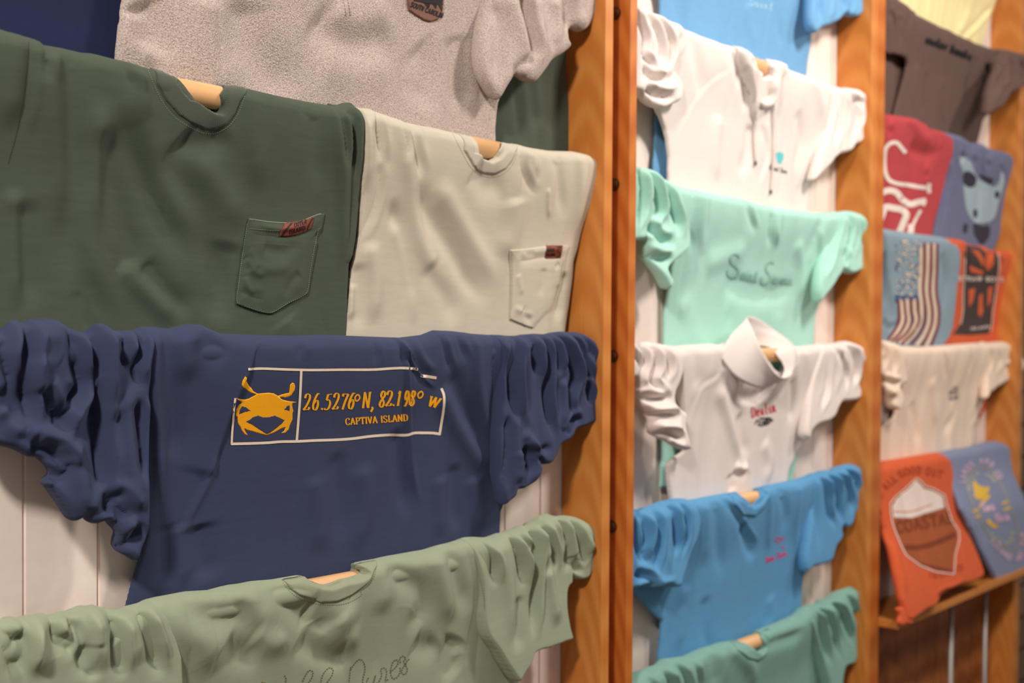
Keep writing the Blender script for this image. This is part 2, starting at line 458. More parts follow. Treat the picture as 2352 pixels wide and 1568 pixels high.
# thin pieces lying on a surface --------------------------------------------------
def patch(name, surf, out, mat, parent, t=0.0015, edge=0.0012, cell=0.0012, strokes=(), smooth=False, per=4, puff=0.0, sink=0.0006):
    q, n = surf.proj(out)
    P = catmull(q, True, per) if smooth else q
    nref = float(n.mean())
    def depth(Q, sd):
        base = surf.at(Q[:, 0], Q[:, 1])
        h = folds(Q, strokes, nref, None, 1) if strokes else 0
        f = base + t * rnd(sd / edge) + puff * smoothstep(sd / 0.02) + h
        f = np.where(sd <= 0, base + 0.15 * t, f)
        return f, base - sink
    return build_sheet(name, P, cell, depth, mat, parent)
def flatprint(name, surf, quads, mat, parent, off=0.0005):
    """quads: list of 4-point photo quads (or tris) laid on the surface"""
    V = []; Fc = []
    for qd in quads:
        Fc.append(tuple(range(len(V), len(V) + len(qd)))); V += list(qd)
    q, n = surf.proj(V)
    return link_mesh(name, np.stack([q[:, 0], -(n + off), q[:, 1]], 1), Fc, mat, parent, smooth=False)
def ribbon(pts, width, step=3.0, ang=None, minw=0.3, closed=False, smooth=True):
    """quads along a photo polyline; width may vary with a nib angle (calligraphic)"""
    P = np.asarray(pts, float)
    if smooth and len(P) > 2: P = catmull(P, closed, 6)
    if closed: P = np.vstack([P, P[:1]])
    out = [P[0]]
    for a, b in zip(P[:-1], P[1:]):
        n = max(1, int(np.linalg.norm(b - a) / step))
        for i in range(1, n + 1): out.append(a + (b - a) * i / n)
    P = np.array(out)
    d = np.gradient(P, axis=0); d /= (np.linalg.norm(d, axis=1)[:, None] + 1e-9)
    nrm = np.stack([-d[:, 1], d[:, 0]], 1)
    if ang is None: w = np.full(len(P), width / 2)
    else:
        a = math.radians(ang); nib = np.array([math.cos(a), math.sin(a)])
        w = width / 2 * np.maximum(np.abs(nrm @ nib), minw)
    A = P + nrm * w[:, None]; B = P - nrm * w[:, None]
    return [(A[i], A[i + 1], B[i + 1], B[i]) for i in range(len(P) - 1)]
def stitches(name, surf, pts, mat, parent, dash=5.0, gap=3.0, w=1.1, off=0.0006, closed=False):
    P = catmull(np.asarray(pts, float), closed, 8); L = np.concatenate([[0], np.cumsum(np.linalg.norm(np.diff(P, axis=0), axis=1))])
    quads = []; s = 0.0
    while s + dash < L[-1]:
        a = np.array([np.interp(s, L, P[:, 0]), np.interp(s, L, P[:, 1])]); b = np.array([np.interp(s + dash, L, P[:, 0]), np.interp(s + dash, L, P[:, 1])])
        d = (b - a) / (np.linalg.norm(b - a) + 1e-9); n = np.array([-d[1], d[0]]) * w / 2
        quads.append((a + n, (a + b) / 2 + n * 1.2, b + n, b - n, (a + b) / 2 - n * 1.2, a - n)); s += dash + gap
    V = []; Fc = []
    for qd in quads: Fc.append(tuple(range(len(V), len(V) + len(qd)))); V += list(qd)
    q, n = surf.proj(V)
    n = n + off
    # each stitch is a little raised bead of thread
    V3 = np.stack([q[:, 0], -n, q[:, 1]], 1).tolist(); F3 = []
    for f in Fc:
        c = np.mean([V3[i] for i in f], axis=0); c[1] -= 0.0005; V3.append(c.tolist()); ci = len(V3) - 1
        for i in range(len(f)): F3.append((f[i], f[(i + 1) % len(f)], ci))
    return link_mesh(name, V3, F3, mat, parent)

# lettering: pen strokes in a unit box ---------------------------------------------
GL = {
 '2': [[(.1,.74),(.2,.93),(.45,1),(.7,.93),(.78,.75),(.62,.48),(.35,.22),(.06,.03)],[(.06,.05),(.55,.05),(.76,.07),(.86,.2)]],
 '6': [[(.86,.95),(.62,.98),(.35,.78),(.17,.5),(.12,.22),(.27,.03),(.5,.0),(.7,.14),(.76,.38),(.62,.57),(.42,.57),(.2,.4)]],
 '5': [[(.36,.95),(.6,.95),(.86,.97)],[(.36,.95),(.25,.6)],[(.25,.58),(.5,.62),(.72,.48),(.74,.25),(.55,.05),(.25,.0),(.1,.1)]],
 '7': [[(.15,.8),(.2,.95),(.5,.95),(.9,.95)],[(.88,.95),(.55,.5),(.3,0)]],
 '8': [[(.5,.52),(.25,.7),(.3,.9),(.52,1),(.75,.9),(.75,.7),(.5,.52),(.22,.3),(.2,.12),(.45,0),(.7,.1),(.75,.3),(.5,.52)]],
 '1': [[(.2,.84),(.42,.88),(.6,1)],[(.58,1),(.52,.5),(.46,.03)],[(.22,.02),(.45,.02),(.7,.02)]],
 '9': [[(.14,.05),(.38,.02),(.65,.22),(.83,.5),(.88,.78),(.73,.97),(.5,1),(.3,.86),(.24,.62),(.38,.43),(.58,.43),(.8,.6)]],
 '4': [[(.66,1),(.1,.33),(.5,.33),(.88,.33)],[(.66,1),(.62,.5),(.58,0)]],
 '.': [[(.3,.0),(.42,.1)],[(.28,.06),(.44,.05)]], ',': [[(.3,.1),(.45,.0),(.38,-.1),(.2,-.22)],[(.28,.06),(.44,.05)]],
 'N': [[(.0,.02),(.12,.02),(.3,.02)],[(.15,.02),(.15,.97)],[(.02,.98),(.12,.98),(.22,.98)],[(.17,.97),(.8,.02)],[(.83,.0),(.83,.98)],[(.7,.98),(.85,.98),(1,.98)]],
 'W': [[(-.02,.98),(.1,.98),(.25,.98)],[(.1,.98),(.28,.02)],[(.28,.02),(.5,.95)],[(.5,.95),(.68,.02)],[(.68,.02),(.9,.98)],[(.8,.98),(.9,.98),(1.02,.98)],[(.4,.98),(.5,.98),(.6,.98)]],
 'A': [[(.5,1),(.12,.02)],[(.5,1),(.88,.02)],[(.25,.33),(.5,.33),(.75,.33)],[(0,.02),(.12,.02),(.26,.02)],[(.72,.02),(.85,.02),(1,.02)]],
 'C': [[(.88,.72),(.8,.93),(.55,1),(.25,.88),(.1,.5),(.25,.12),(.55,0),(.8,.07),(.9,.25)]],
 'P': [[(.22,0),(.22,1)],[(.05,.98),(.3,.98),(.55,.98),(.82,.88),(.85,.7),(.7,.52),(.3,.48)],[(.05,.02),(.22,.02),(.42,.02)]],
 'T': [[(.5,1),(.5,0)],[(.05,.8),(.08,.98),(.5,.98),(.92,.98),(.95,.8)],[(.3,.02),(.5,.02),(.7,.02)]],
 'I': [[(.5,1),(.5,0)],[(.25,.98),(.5,.98),(.75,.98)],[(.25,.02),(.5,.02),(.75,.02)]],
 'V': [[(.12,.98),(.5,0)],[(.5,0),(.88,.98)],[(0,.98),(.12,.98),(.28,.98)],[(.72,.98),(.86,.98),(1,.98)]],
 'S': [[(.8,.78),(.72,.94),(.5,1),(.25,.93),(.17,.75),(.3,.58),(.65,.43),(.83,.25),(.72,.06),(.48,0),(.22,.06),(.12,.24)]],
 'L': [[(.25,1),(.25,0)],[(.08,.98),(.25,.98),(.45,.98)],[(.08,.02),(.5,.02),(.85,.02),(.9,.22)]],
 'D': [[(.22,1),(.22,0)],[(.05,.98),(.4,.98),(.78,.85),(.9,.5),(.78,.15),(.4,.02),(.05,.02)]],
 'O': [[(.5,1),(.2,.88),(.08,.5),(.2,.12),(.5,0),(.8,.12),(.92,.5),(.8,.88),(.5,1)]],
 'F': [[(.22,0),(.22,1)],[(.08,.98),(.5,.98),(.88,.98),(.88,.8)],[(.22,.52),(.65,.52)],[(.05,.02),(.4,.02)]],
 'R': [[(.22,0),(.22,1)],[(.05,.98),(.3,.98),(.6,.98),(.82,.86),(.82,.68),(.6,.52),(.22,.5)],[(.5,.5),(.9,.02)]],
 'E': [[(.2,1),(.2,0)],[(.2,.98),(.85,.98)],[(.2,.52),(.7,.52)],[(.2,.02),(.88,.02)]],
 'B': [[(.2,1),(.2,0)],[(.2,.98),(.6,.98),(.8,.85),(.75,.62),(.5,.53),(.2,.52)],[(.5,.52),(.85,.4),(.85,.15),(.6,.02),(.2,.02)]],
 'M': [[(.1,0),(.15,1)],[(.15,1),(.5,.2)],[(.5,.2),(.85,1)],[(.85,1),(.9,0)]],
 'Y': [[(.1,1),(.5,.5)],[(.9,1),(.5,.5)],[(.5,.5),(.5,0)]],
 'G': [[(.88,.75),(.7,.97),(.3,.92),(.1,.5),(.3,.05),(.7,.03),(.88,.25),(.88,.45)],[(.6,.45),(.9,.45)]],
 'H': [[(.18,0),(.18,1)],[(.82,0),(.82,1)],[(.18,.5),(.82,.5)]],
 'U': [[(.15,1),(.15,.3),(.3,.04),(.5,0),(.7,.04),(.85,.3),(.85,1)]],
 'a': [[(.75,.55),(.5,.62),(.22,.5),(.12,.25),(.25,.03),(.5,.02),(.75,.3),(.76,.6)],[(.76,.6),(.78,.15),(.95,.02),(1.05,.12)]],
 'i': [[(.2,.25),(.45,.6),(.42,.15),(.6,.0),(.85,.15)],[(.5,.85),(.52,.8)]],
 'n': [[(.1,.55),(.22,.6),(.2,.0)],[(.2,.3),(.45,.6),(.62,.55),(.62,.1),(.8,0),(.95,.12)]],
 't': [[(.4,1),(.35,.2),(.5,0),(.75,.1)],[(.1,.64),(.75,.68)]],
 's': [[(.1,.1),(.45,.62),(.5,.5),(.65,.2),(.5,.0),(.2,.05)],[(.5,.0),(.9,.1)]],
 'm': [[(.05,.55),(.15,.6),(.14,.0)],[(.14,.3),(.3,.6),(.42,.5),(.42,.0)],[(.42,.3),(.6,.6),(.74,.5),(.74,.1),(.95,.05)]],
 'o': [[(.5,.62),(.2,.5),(.12,.25),(.28,.02),(.55,.02),(.78,.25),(.72,.5),(.5,.62)],[(.6,.6),(.95,.55)]],
 'e': [[(.15,.3),(.5,.32),(.75,.45),(.6,.62),(.35,.6),(.15,.35),(.2,.08),(.45,0),(.8,.12)]],
 'u': [[(.12,.6),(.12,.2),(.3,0),(.55,.1),(.7,.6)],[(.7,.6),(.7,.1),(.9,.02)]],
 'r': [[(.15,.58),(.25,.6),(.22,0)],[(.22,.35),(.5,.62),(.75,.55)]],
 'l': [[(.15,.15),(.55,.7),(.55,1),(.35,1),(.3,.5),(.4,.03),(.75,.08)]],
 'b': [[(.2,1),(.2,0)],[(.2,.45),(.5,.62),(.78,.4),(.7,.08),(.4,0),(.2,.1)]],
 'k': [[(.2,1),(.2,0)],[(.7,.6),(.22,.3)],[(.4,.4),(.75,0)]],
}
def glyph(ch, x, y, w, h, shear=0.0, rot=0.0, pen=None, ang=0.0, minw=0.35, step=2.5):
    """quads of a glyph; x,y baseline left in photo px (y down)"""
    out = []; c, s = math.cos(math.radians(rot)), math.sin(math.radians(rot))
    pen = pen or h * 0.15
    for st in GL[ch]:
        pts = []
        for a, b in st:
            u = a * w + b * h * shear; v = -b * h
            pts.append((x + u * c - v * s, y + u * s + v * c))
        out += ribbon(pts, pen, step=step, ang=None if ang is None else ang + rot, minw=minw)
    return out
CW = {'I': .55, ' ': .55, 'T': .95, 'L': .9, 'W': 1.4, 'M': 1.35, 'm': 1.4, 'i': .6, 'l': .6, 't': .75, 's': .85, 'r': .85, 'O': 1.1, 'D': 1.1, 'A': 1.1, 'N': 1.1, 'e': .85}
def word(text, p0, p1, h, adv=None, shear=0.0, pen=None, ang=0.0, minw=0.35, gapf=0.15, step=2.5, arc=0.0, h1=None):
    """letters spread from p0 to p1 along the baseline, each with its own width"""
    p0 = np.array(p0, float); p1 = np.array(p1, float); d = p1 - p0; L = np.linalg.norm(d)
    ws = [CW.get(c, 1.0) for c in text]; tot = sum(ws); out = []; nrm = np.array([-d[1], d[0]]) / L; acc = 0.0
    a = math.degrees(math.atan2(d[1], d[0]))
    for ch, cw in zip(text, ws):
        t = acc / tot; tm = (acc + cw / 2) / tot; acc += cw
        if ch == ' ': continue
        p = p0 + d * t + nrm * arc * math.sin(math.pi * tm)
        ra = a + math.degrees(math.atan2(arc * math.pi / L * math.cos(math.pi * tm), 1))
        out += glyph(ch, p[0], p[1], L * cw / tot * (1 - gapf), h, shear, ra, pen, ang, minw, step)
    return out

# ================================================================== the room
WHITE = plain('white_paint', (238, 222, 212), rough=0.5, bump=0.05, bscale=60)
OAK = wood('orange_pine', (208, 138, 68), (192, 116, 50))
OAK_SHADE = wood('shade_toned_pine', (198, 120, 52), (178, 94, 34))  # darker pine for left panels: shade of the gap between racks painted in
BOARD = wood('cabinet_boards', (172, 104, 52), (124, 66, 28))
DOWEL = wood('dowel_wood', (230, 186, 140), (216, 166, 114), axis='X', scale=0.5, rough=0.5)
BRASS = plain('old_screw', (92, 60, 34), rough=0.5, metal=0.7)
STEEL = plain('dull_steel', (170, 165, 160), rough=0.4, metal=0.4)
FLOORM = plain('floor_finish', (120, 96, 76), rough=0.6)
ZT, ZB = 2.75, 0.0
XE = solve_x(2333, 1000, 0.088)
# tongue and groove wall
gx0 = solve_x(55, 1180, 0.0); gs = solve_x(226, 1180, 0.0) - gx0
prof = []
xg = gx0 - gs * math.ceil((gx0 + 0.6) / gs)
XWALL1 = XE + 0.02
prof.append((xg + .003, 0.0))
while xg + gs < XWALL1:
    xg += gs
    prof += [(xg - .0022, 0.0), (xg - .0009, -.0035), (xg + .0009, -.0035), (xg + .0022, 0.0)]
prof.append((XWALL1, 0.0))
V = []; Fq = []
for x, d in prof: V += [(x, -d, ZB), (x, -d, ZT)]
for i in range(len(prof) - 1): Fq.append((2 * i, 2 * i + 2, 2 * i + 3, 2 * i + 1))
n0 = len(V)
V += [(prof[0][0], 0.08, ZB), (prof[0][0], 0.08, ZT), (prof[-1][0], 0.08, ZB), (prof[-1][0], 0.08, ZT)]
Fq += [(n0, n0 + 1, n0 + 3, n0 + 2)]
tag(link_mesh('wall_back', V, Fq, WHITE, smooth=False), kind='structure')
tag(box('floor', prof[0][0], 7.5, -3.2, 0.08, -0.05, 0.0, FLOORM), kind='structure')

# stone block wall past the last rack
m, nt, b = nodes('stone_blocks'); N = nt.nodes.new; L = nt.links.new
tc = N('ShaderNodeTexCoord'); mp = N('ShaderNodeMapping'); L(tc.outputs['Object'], mp.inputs[0]); mp.inputs['Rotation'].default_value = (math.pi / 2, 0, 0)
br = N('ShaderNodeTexBrick'); L(mp.outputs[0], br.inputs['Vector'])
br.inputs['Color1'].default_value = srgb((124, 98, 72)); br.inputs['Color2'].default_value = srgb((104, 84, 64)); br.inputs['Mortar'].default_value = srgb((62, 52, 44))
br.inputs['Scale'].default_value = 2.4; br.inputs['Mortar Size'].default_value = 0.016
L(br.outputs['Color'], b.inputs['Base Color']); b.inputs['Roughness'].default_value = 0.85
tag(box('wall_right', XE + 0.03, 7.5, -0.0, 0.12, ZB, ZT, m), kind='structure')

# ------------------------------------------------------------------ racks
DP = 0.088
XA = solve_x(1386, 784, DP); XA2 = solve_x(1404, 784, DP)
XB = solve_x(1443, 784, DP); XB2 = solve_x(1459, 784, DP)
XC = solve_x(1996, 784, DP); XC2 = solve_x(2007, 784, DP)
XD = XC2 + 0.002; XD2 = solve_x(2026, 784, DP)
XE2 = solve_x(2346, 1000, DP)
print('boards', [round(v, 3) for v in (XA, XA2, XB, XB2, XC, XC2, XD, XD2, XE, XE2)], 'yaw', math.degrees(YAW), 'ysh', YSH)
def zk(k, n=N_ROD): return onplane([(1500, 803 + k * (VPX - 1500))], n)[0, 1] - ROD_DROP
KA = [-.385, -.1925, 0.0, .1925]; KB = [-.545, -.364, -.18, .004, .186, .368]; KC = [-.70, -.52, -.345, -.172, .003, .178]
def rack(name, label, xl, xl2, xr, xr2, ks, wl, wr):
    e = empty(name, ((xl + xr2) / 2, -DP / 2, 0.0), label, 'display rack', 'pine display racks along the wall')
    box('side_panel', xl, xl2, -DP, -0.001, 0.0, 2.6, wl, e, 0.0016)
    box('side_panel', xr, xr2, -DP, -0.001, 0.0, 2.6, wr, e, 0.0016)
    for k in ks:
        z = zk(k)
        v, f = tube_vf((xl2 - 0.006, -N_ROD, z), (xr + 0.006, -N_ROD, z), R_ROD, 32)
        link_mesh('rod', v, f, DOWEL, e)
    return e
ra = rack('display_rack', 'orange pine rack with pale dowels, nearest one holding the green, sand, navy and sage shirts', 0.24, 0.26, XA, XA2, KA, OAK, OAK)
rb = rack('display_rack', 'orange pine rack in the middle holding white, mint and blue pullovers', XB, XB2, XC, XC2, KB, OAK_SHADE, OAK)
rc = rack('display_rack', 'orange pine rack furthest along, with folded printed shirts and a low shelf', XD, XD2, XE, XE2, KC, OAK_SHADE, OAK)
# rod ends and screws showing in the gap, on the outside of the middle rack
for k in KB:
    v, f = tube_vf((XB - 0.007, -0.057, zk(k) - .001), (XB + .001, -0.057, zk(k) - .001), 0.0105, 16)
    link_mesh('screw_head', v, f, BRASS, rb)
# shelf and cabinet under the last rack
zs = onplane([(2200, 1368)], 0.13)[0, 1]
box('shelf', XD2 + .001, XE - .001, -0.135, -0.002, zs - 0.018, zs, OAK, rc, 0.0015)
for i in range(7):
    x0 = XD2 + .002 + i * (XE - XD2) / 7; x1 = XD2 + (i + 1) * (XE - XD2) / 7 - .001
    box('back_board', x0, x1, -0.016, -0.001, 0.0, zs - 0.019, BOARD, rc, 0.001)
for px_, r_ in ((2184, .0065), (2262, .006)):
    x = solve_x(px_, 1480, 0.06)
    v, f = tube_vf((x, -0.06, 0.0), (x, -0.06, zs - 0.0185), r_, 16)
    link_mesh('steel_upright', v, f, STEEL, rc)

# ================================================================== shirts, first bay
SH = 'shirt'
fDG = fabric('dark_green_cotton', (70, 78, 66), var=.10)
fDGr = ribbed('dark_green_rib', (68, 76, 64))
fSAND = fabric('sand_cotton', (190, 181, 163), var=.06)
fSANDr = ribbed('sand_rib', (188, 179, 161))
fNAVY = fabric('navy_cotton', (54, 61, 88), var=.07)
fSAGE = fabric('sage_fleece', (146, 156, 132), var=.05)
fSAGEr = fabric('sage_rib', (146, 152, 128), var=.05)
fHEA = heather('heather_fleece', (200, 183, 173), (134, 118, 111))
fMID = fabric('midnight_cotton', (30, 36, 66), var=.06)
PAT = plain('leather_patch', (122, 84, 68), rough=.6, bump=.3)
INK = plain('dark_brand', (30, 24, 22), rough=.7)
RUST = plain('rust_label', (118, 52, 34), rough=.6, bump=.3)
YEL = plain('yellow_print', (250, 172, 14), rough=.6)
CREAM = plain('cream_print', (232, 212, 190), rough=.7)

# midnight shirt, top left
g = Garment('hanging_shirt', 'midnight navy shirt hanging at the top left corner, beside the heather fleece', SH, -.385, fMID, seed=3, xref=200)
g.part('body', [(-320, -520), (60, -430), (330, -400), (330, 420), (-320, 420)], crest=[(-120, -560), (330, -420)], noise=(2.5, 1, .2), cell=.004, low=.008, tlow=.003, drop=.24, fl=.3, smooth=False)

# plain green shirt behind
g = Garment('hanging_shirt', 'plain green shirt mostly hidden behind the right sleeve of the heather fleece', SH, -.385, fDG, seed=4, xref=1200)
g.part('body', [(1080, -140), (1296, -90), (1301, 120), (1308, 240), (1317, 345), (1318, 420), (1080, 420)], crest=[(1080, -140), (1296, -90)], cell=.004, low=.007, drop=.2, tlow=.003, noise=(3, 1, .3), smooth=False,
       strokes=[('r', 4, 12, [(1230, 150), (1245, 340)]), ('v', 4, 8, [(1180, 180), (1200, 340)])])

# heather fleece
g = Garment('fleece_pullover', 'heather grey fleece pullover with a brown leather patch, above the dark green tee', 'pullover', -.385, fHEA, seed=5, xref=800)
body, sb = g.part('body', [(330, -400), (300, -180), (288, -60), (280, 0), (270, 60), (263, 110), (262, 160), (262, 420), (1128, 420), (1131, 300), (1137, 240), (1150, 190), (1158, 120), (1150, 0), (1150, -120), (900, -190)],
    crest=[(330, -410), (1150, -125)], cell=.003, low=.024, drop=.33, tlow=.006, edge=.008, noise=(4, 2, .6), smooth=True,
    strokes=[('r', 9, 30, c1([(950, -40), (940, 150), (960, 300), (1100, 480)])), ('g', 9, 28, c1([(1100, -20), (1130, 150), (1240, 330), (1400, 440)])),
             ('g', 7, 22, c1([(640, 0), (700, 160), (690, 260)])), ('r', 6, 20, c1([(600, 40), (620, 200), (740, 310)])),
             ('g', 10, 24, c2([(20, 60), (110, 150), (240, 190), (420, 150)])), ('r', 10, 26, c2([(120, 20), (200, 110), (320, 90), (420, 40)])),
             ('r', 6, 30, c2([(60, 260), (240, 330), (420, 300)])), ('g', 7, 20, c2([(700, 150), (720, 300), (760, 500)])),
             ('g', 6, 26, c2([(500, 200), (560, 330), (520, 520)]))])
sl, ss = g.part('sleeve', T(1, 0, 0, [(1120, -150), (1250, -120), (1380, -70), (1384, -10), (1374, 30), (1352, 62), (1328, 73), (1309, 64), (1306, 88), (1313, 103), (1292, 124), (1272, 136), (1250, 165), (1234, 184), (1220, 190), (1192, 179), (1178, 172), (1160, 200), (1144, 230), (1120, 205), (1100, 160), (1096, 100), (1104, 30), (1112, -60)]),
    crest=[(1110, -130), (1400, -65)], cell=.003, r=.026, low=.056, tlow=.014, drop=.2, edge=.016, noise=(3, 2, .6),
    strokes=[('v', 11, 7, c2([(1005, -60), (1010, 20), (1030, 110), (1055, 230), (1050, 290)])), ('r', 8, 12, c2([(1060, -40), (1080, 90), (1080, 200), (1060, 360)])),
             ('r', 8, 16, c2([(920, -40), (960, 80), (1010, 260), (1020, 350)])), ('v', 8, 9, c2([(1210, -80), (1215, 40), (1215, 160)])),
             ('r', 6, 12, c2([(1150, -20), (1170, 100), (1150, 220)])), ('g', 6, 12, c2([(870, 0), (900, 120), (900, 260), (880, 380)])), ('g', 6, 8, c2([(950, 340), (1000, 290), (1060, 262)])),
             ('r', 6, 14, c2([(1280, -60), (1290, 60), (1260, 130)]))])
p, sp = patch('leather_patch', sb, c2([(466, -150), (640, -130), (635, 20), (628, 70), (610, 92), (575, 103), (545, 95), (500, 68), (475, 50), (468, 20)]), PAT, body, t=.0022, edge=.001)
p['label'] = 'brown leather patch with a dark fish and lettering'
quads = word('SOUTH CAROLIN', (942, 15), (1016, 42), 11, pen=2.4, ang=None, step=2)
quads += ribbon(c2([(500, -30), (540, -12), (570, -2), (610, 6), (636, 10)]), 14, step=3)
quads += [c2([(500, -60), (640, -40), (628, 25), (500, 5)]), c2([(548, 15), (575, 20), (571, 36), (560, 32)]), c2([(585, 18), (608, 20), (602, 42)]), c2([(604, -10), (640, -20), (630, 55), (616, 30)])]
flatprint('fish_emblem', sp, [tuple(q) for q in quads], INK, p, off=.0004)
stitches('patch_stitching', sp, c2([(476, 0), (480, 30), (500, 58), (540, 82), (580, 94), (610, 84), (622, 60)]), INK, p, dash=2.2, gap=2.5, w=1.0)
for a in ([(780, -30), (795, 0), (800, 24)], [(790, -40), (806, 0), (811, 22)]):
    pass
stitches('placket_stitching', sb, c2([(172, -20), (184, 40), (190, 84)]), plain('taupe_thread', (150, 128, 120), rough=.9), body, dash=5, gap=2, w=1.6)
stitches('placket_stitching', sb, c2([(192, -20), (204, 40), (210, 84)]), bpy.data.materials['taupe_thread'], body, dash=5, gap=2, w=1.6)

# ---- dark green pocket tee
g = Garment('t_shirt', 'dark green cotton pocket t-shirt with a rust label, draped left of the sand tee', SH, -.1925, fDG, rib=fDGr, seed=7, xref=500)
flap, sfl = g.part('sleeve', [(755, 238), (775, 240), (792, 235), (808, 236), (820, 246), (826, 262), (826, 330), (824, 430), (819, 520), (806, 596), (790, 610), (780, 500), (770, 330)], crest=[(750, 238), (796, 235), (830, 252)],
    cell=.0025, r=.0175, low=.026, tlow=.004, drop=.3, edge=.010, noise=(2, 1, .3), strokes=[('v', 5, 5, [(806, 250), (812, 300), (810, 420)])])
DGCREST = [(-260, 10), (-60, 58), (0, 66), (10, 70), (45, 78), (85, 92), (98, 102), (145, 108), (190, 120), (215, 122), (265, 134), (320, 148), (370, 162), (395, 172), (508, 194), (545, 197), (580, 204), (640, 218), (700, 230), (750, 240), (775, 243), (792, 262), (800, 300)]
body, sb = g.part('body', [(-260, 14), (-60, 58), (0, 66), (10, 70), (45, 78), (85, 91), (98, 101), (145, 108), (190, 119), (215, 121), (265, 134), (320, 148), (372, 163), (392, 171), (398, 174), (407, 192), (420, 212), (437, 230), (458, 246), (480, 258), (497, 262), (502, 248), (503, 218), (509, 195),
      (530, 196), (545, 197), (580, 204), (640, 218), (700, 230), (750, 239), (768, 242), (782, 254), (790, 280), (796, 340), (798, 450), (799, 600), (796, 700), (793, 850), (-260, 870)], crest=DGCREST[:-2] + [(800, 250)], low=.020, smooth=False, edge=.0045, cell=.0020, noise=(3.2, 1.2, .35),
    strokes=S(c1, [
     ('v', 6, 5, [(530, 268), (570, 310), (600, 370), (615, 450)]), ('r', 5, 10, [(590, 300), (640, 420), (680, 560)]),
     ('r', 6, 16, [(600, 420), (680, 640), (760, 850), (900, 1040), (960, 1180)]), ('g', 6, 15, [(560, 460), (600, 640), (680, 860), (790, 1060), (920, 1240)]),
     ('r', 7, 13, [(470, 420), (450, 620), (420, 860), (395, 1060), (440, 1240), (540, 1400), (600, 1450)]), ('g', 7, 16, [(500, 560), (510, 800), (560, 1000), (600, 1180), (560, 1280), (480, 1290)]),
     ('g', 6, 16, [(330, 300), (330, 560), (330, 800), (320, 1100), (280, 1350)]), ('r', 6, 14, [(210, 260), (250, 520), (270, 800), (280, 1100)]),
     ('v', 6, 5, [(180, 200), (205, 270), (215, 400)]), ('v', 4, 4, [(130, 210), (125, 330), (110, 480), (80, 640)]), ('r', 6, 12, [(60, 200), (60, 420), (40, 620)]),
     ('r', 6, 8, [(55, 850), (65, 1100), (80, 1450)]), ('g', 5, 14, [(110, 900), (120, 1200), (140, 1450)]),
     ('r', 6, 16, [(860, 650), (960, 820), (1060, 960), (1110, 1080)]), ('g', 6, 16, [(760, 640), (850, 900), (930, 1060), (1010, 1300), (1000, 1480)]),
     ('g', 8, 16, [(830, 610), (900, 680), (1000, 640), (1060, 590)]), ('r', 5, 14, [(1150, 460), (1160, 640), (1200, 900)]),
     ('v', 6, 4, [(1500, 480), (1550, 520), (1580, 620), (1590, 800)]), ('r', 6, 8, [(1530, 500), (1560, 640), (1575, 900), (1570, 1300)]), ('g', 4, 14, [(1450, 500), (1460, 700), (1480, 900)]),
     ('v', 3, 3, [(1370, 455), (1400, 500), (1430, 540)]), ('r', 7, 12, [(560, 1200), (640, 1300), (740, 1400), (820, 1500)]), ('g', 6, 12, [(660, 1200), (760, 1330), (900, 1450)]),
     ('v', 1.5, 5, [(350, 1330), (370, 1420), (420, 1530)]), ('g', 5, 18, [(1060, 1100), (1020, 1300), (980, 1500)]), ('r', 4, 14, [(1300, 1460), (1340, 1540), (1350, 1600)])]))
seamT = plain('green_thread', (132, 140, 118), rough=.9)
NS = [(342, 154), (358, 192), (378, 232), (408, 266), (438, 286), (468, 300), (494, 301), (520, 287), (540, 262), (553, 230), (560, 200)]
co, sc = patch('collar', sb, [(344, 154), (372, 163), (398, 174), (407, 192), (420, 212), (437, 230), (458, 246), (480, 258), (497, 263), (502, 248), (503, 218), (509, 195), (530, 196), (558, 200), (552, 230), (540, 260), (520, 284), (494, 298), (468, 297), (438, 283), (410, 264), (380, 230), (360, 192)], fDGr, body, t=.0022, edge=.0018, cell=.0014)
stitches('collar_stitching', sb, [(338, 156), (353, 194), (374, 236), (404, 271), (436, 292), (468, 306), (496, 306), (525, 290), (545, 264), (559, 230), (564, 202)], seamT, body, dash=3.2, gap=2.2, w=.9, off=.0004)
stitches('shoulder_seam', sb, [(66, 96), (64, 140), (55, 220), (40, 300), (18, 380)], INK, body, dash=6, gap=.5, w=1.0, off=.0001)
def PK(pts): return T(5.808, 520, 470, pts)
pk, sk = patch('pocket', sb, PK([(290, 175), (430, 195), (580, 218), (800, 232), (1000, 207), (1120, 160), (1240, 113), (1305, 122), (1285, 240), (1250, 330), (1215, 480), (1180, 650), (1130, 930), (1080, 1192), (840, 1320), (600, 1462), (480, 1450), (300, 1395), (125, 1330), (140, 1100), (165, 930), (210, 640), (250, 400), (270, 270)]), fDG, body, t=.0026, edge=.0016, cell=.0011, puff=.002,
    strokes=S(PK, [('v', 1.6, 1.4, [(270, 380), (420, 395), (700, 430), (900, 415), (1140, 330), (1240, 300)]), ('r', 1.5, 4, [(420, 300), (700, 330), (1000, 280)]), ('g', 3.0, 9, [(450, 560), (700, 620), (1000, 520)]), ('r', 2.5, 8, [(300, 780), (560, 860), (900, 820)]),
      ('r', 2, 5, [(260, 700), (380, 900), (560, 950)]), ('v', 1.2, 3, [(200, 1130), (380, 1220), (560, 1260)]), ('r', 1.6, 4, [(260, 950), (300, 1100), (420, 1200)]), ('v', 1.5, 3, [(1150, 380), (1190, 430), (1200, 520)]), ('v', 1.2, 3, [(230, 700), (270, 740), (330, 900)]), ('g', 2, 6, [(980, 900), (860, 1050), (800, 1250)])]))
edgeT = seamT
stitches('pocket_stitching', sk, PK([(275, 260), (240, 480), (200, 760), (165, 1040), (148, 1305), (310, 1375), (480, 1428), (595, 1438), (820, 1310), (1062, 1180), (1110, 920), (1150, 680), (1195, 460), (1235, 300)]), seamT, pk, dash=3.4, gap=1.6, w=.9)
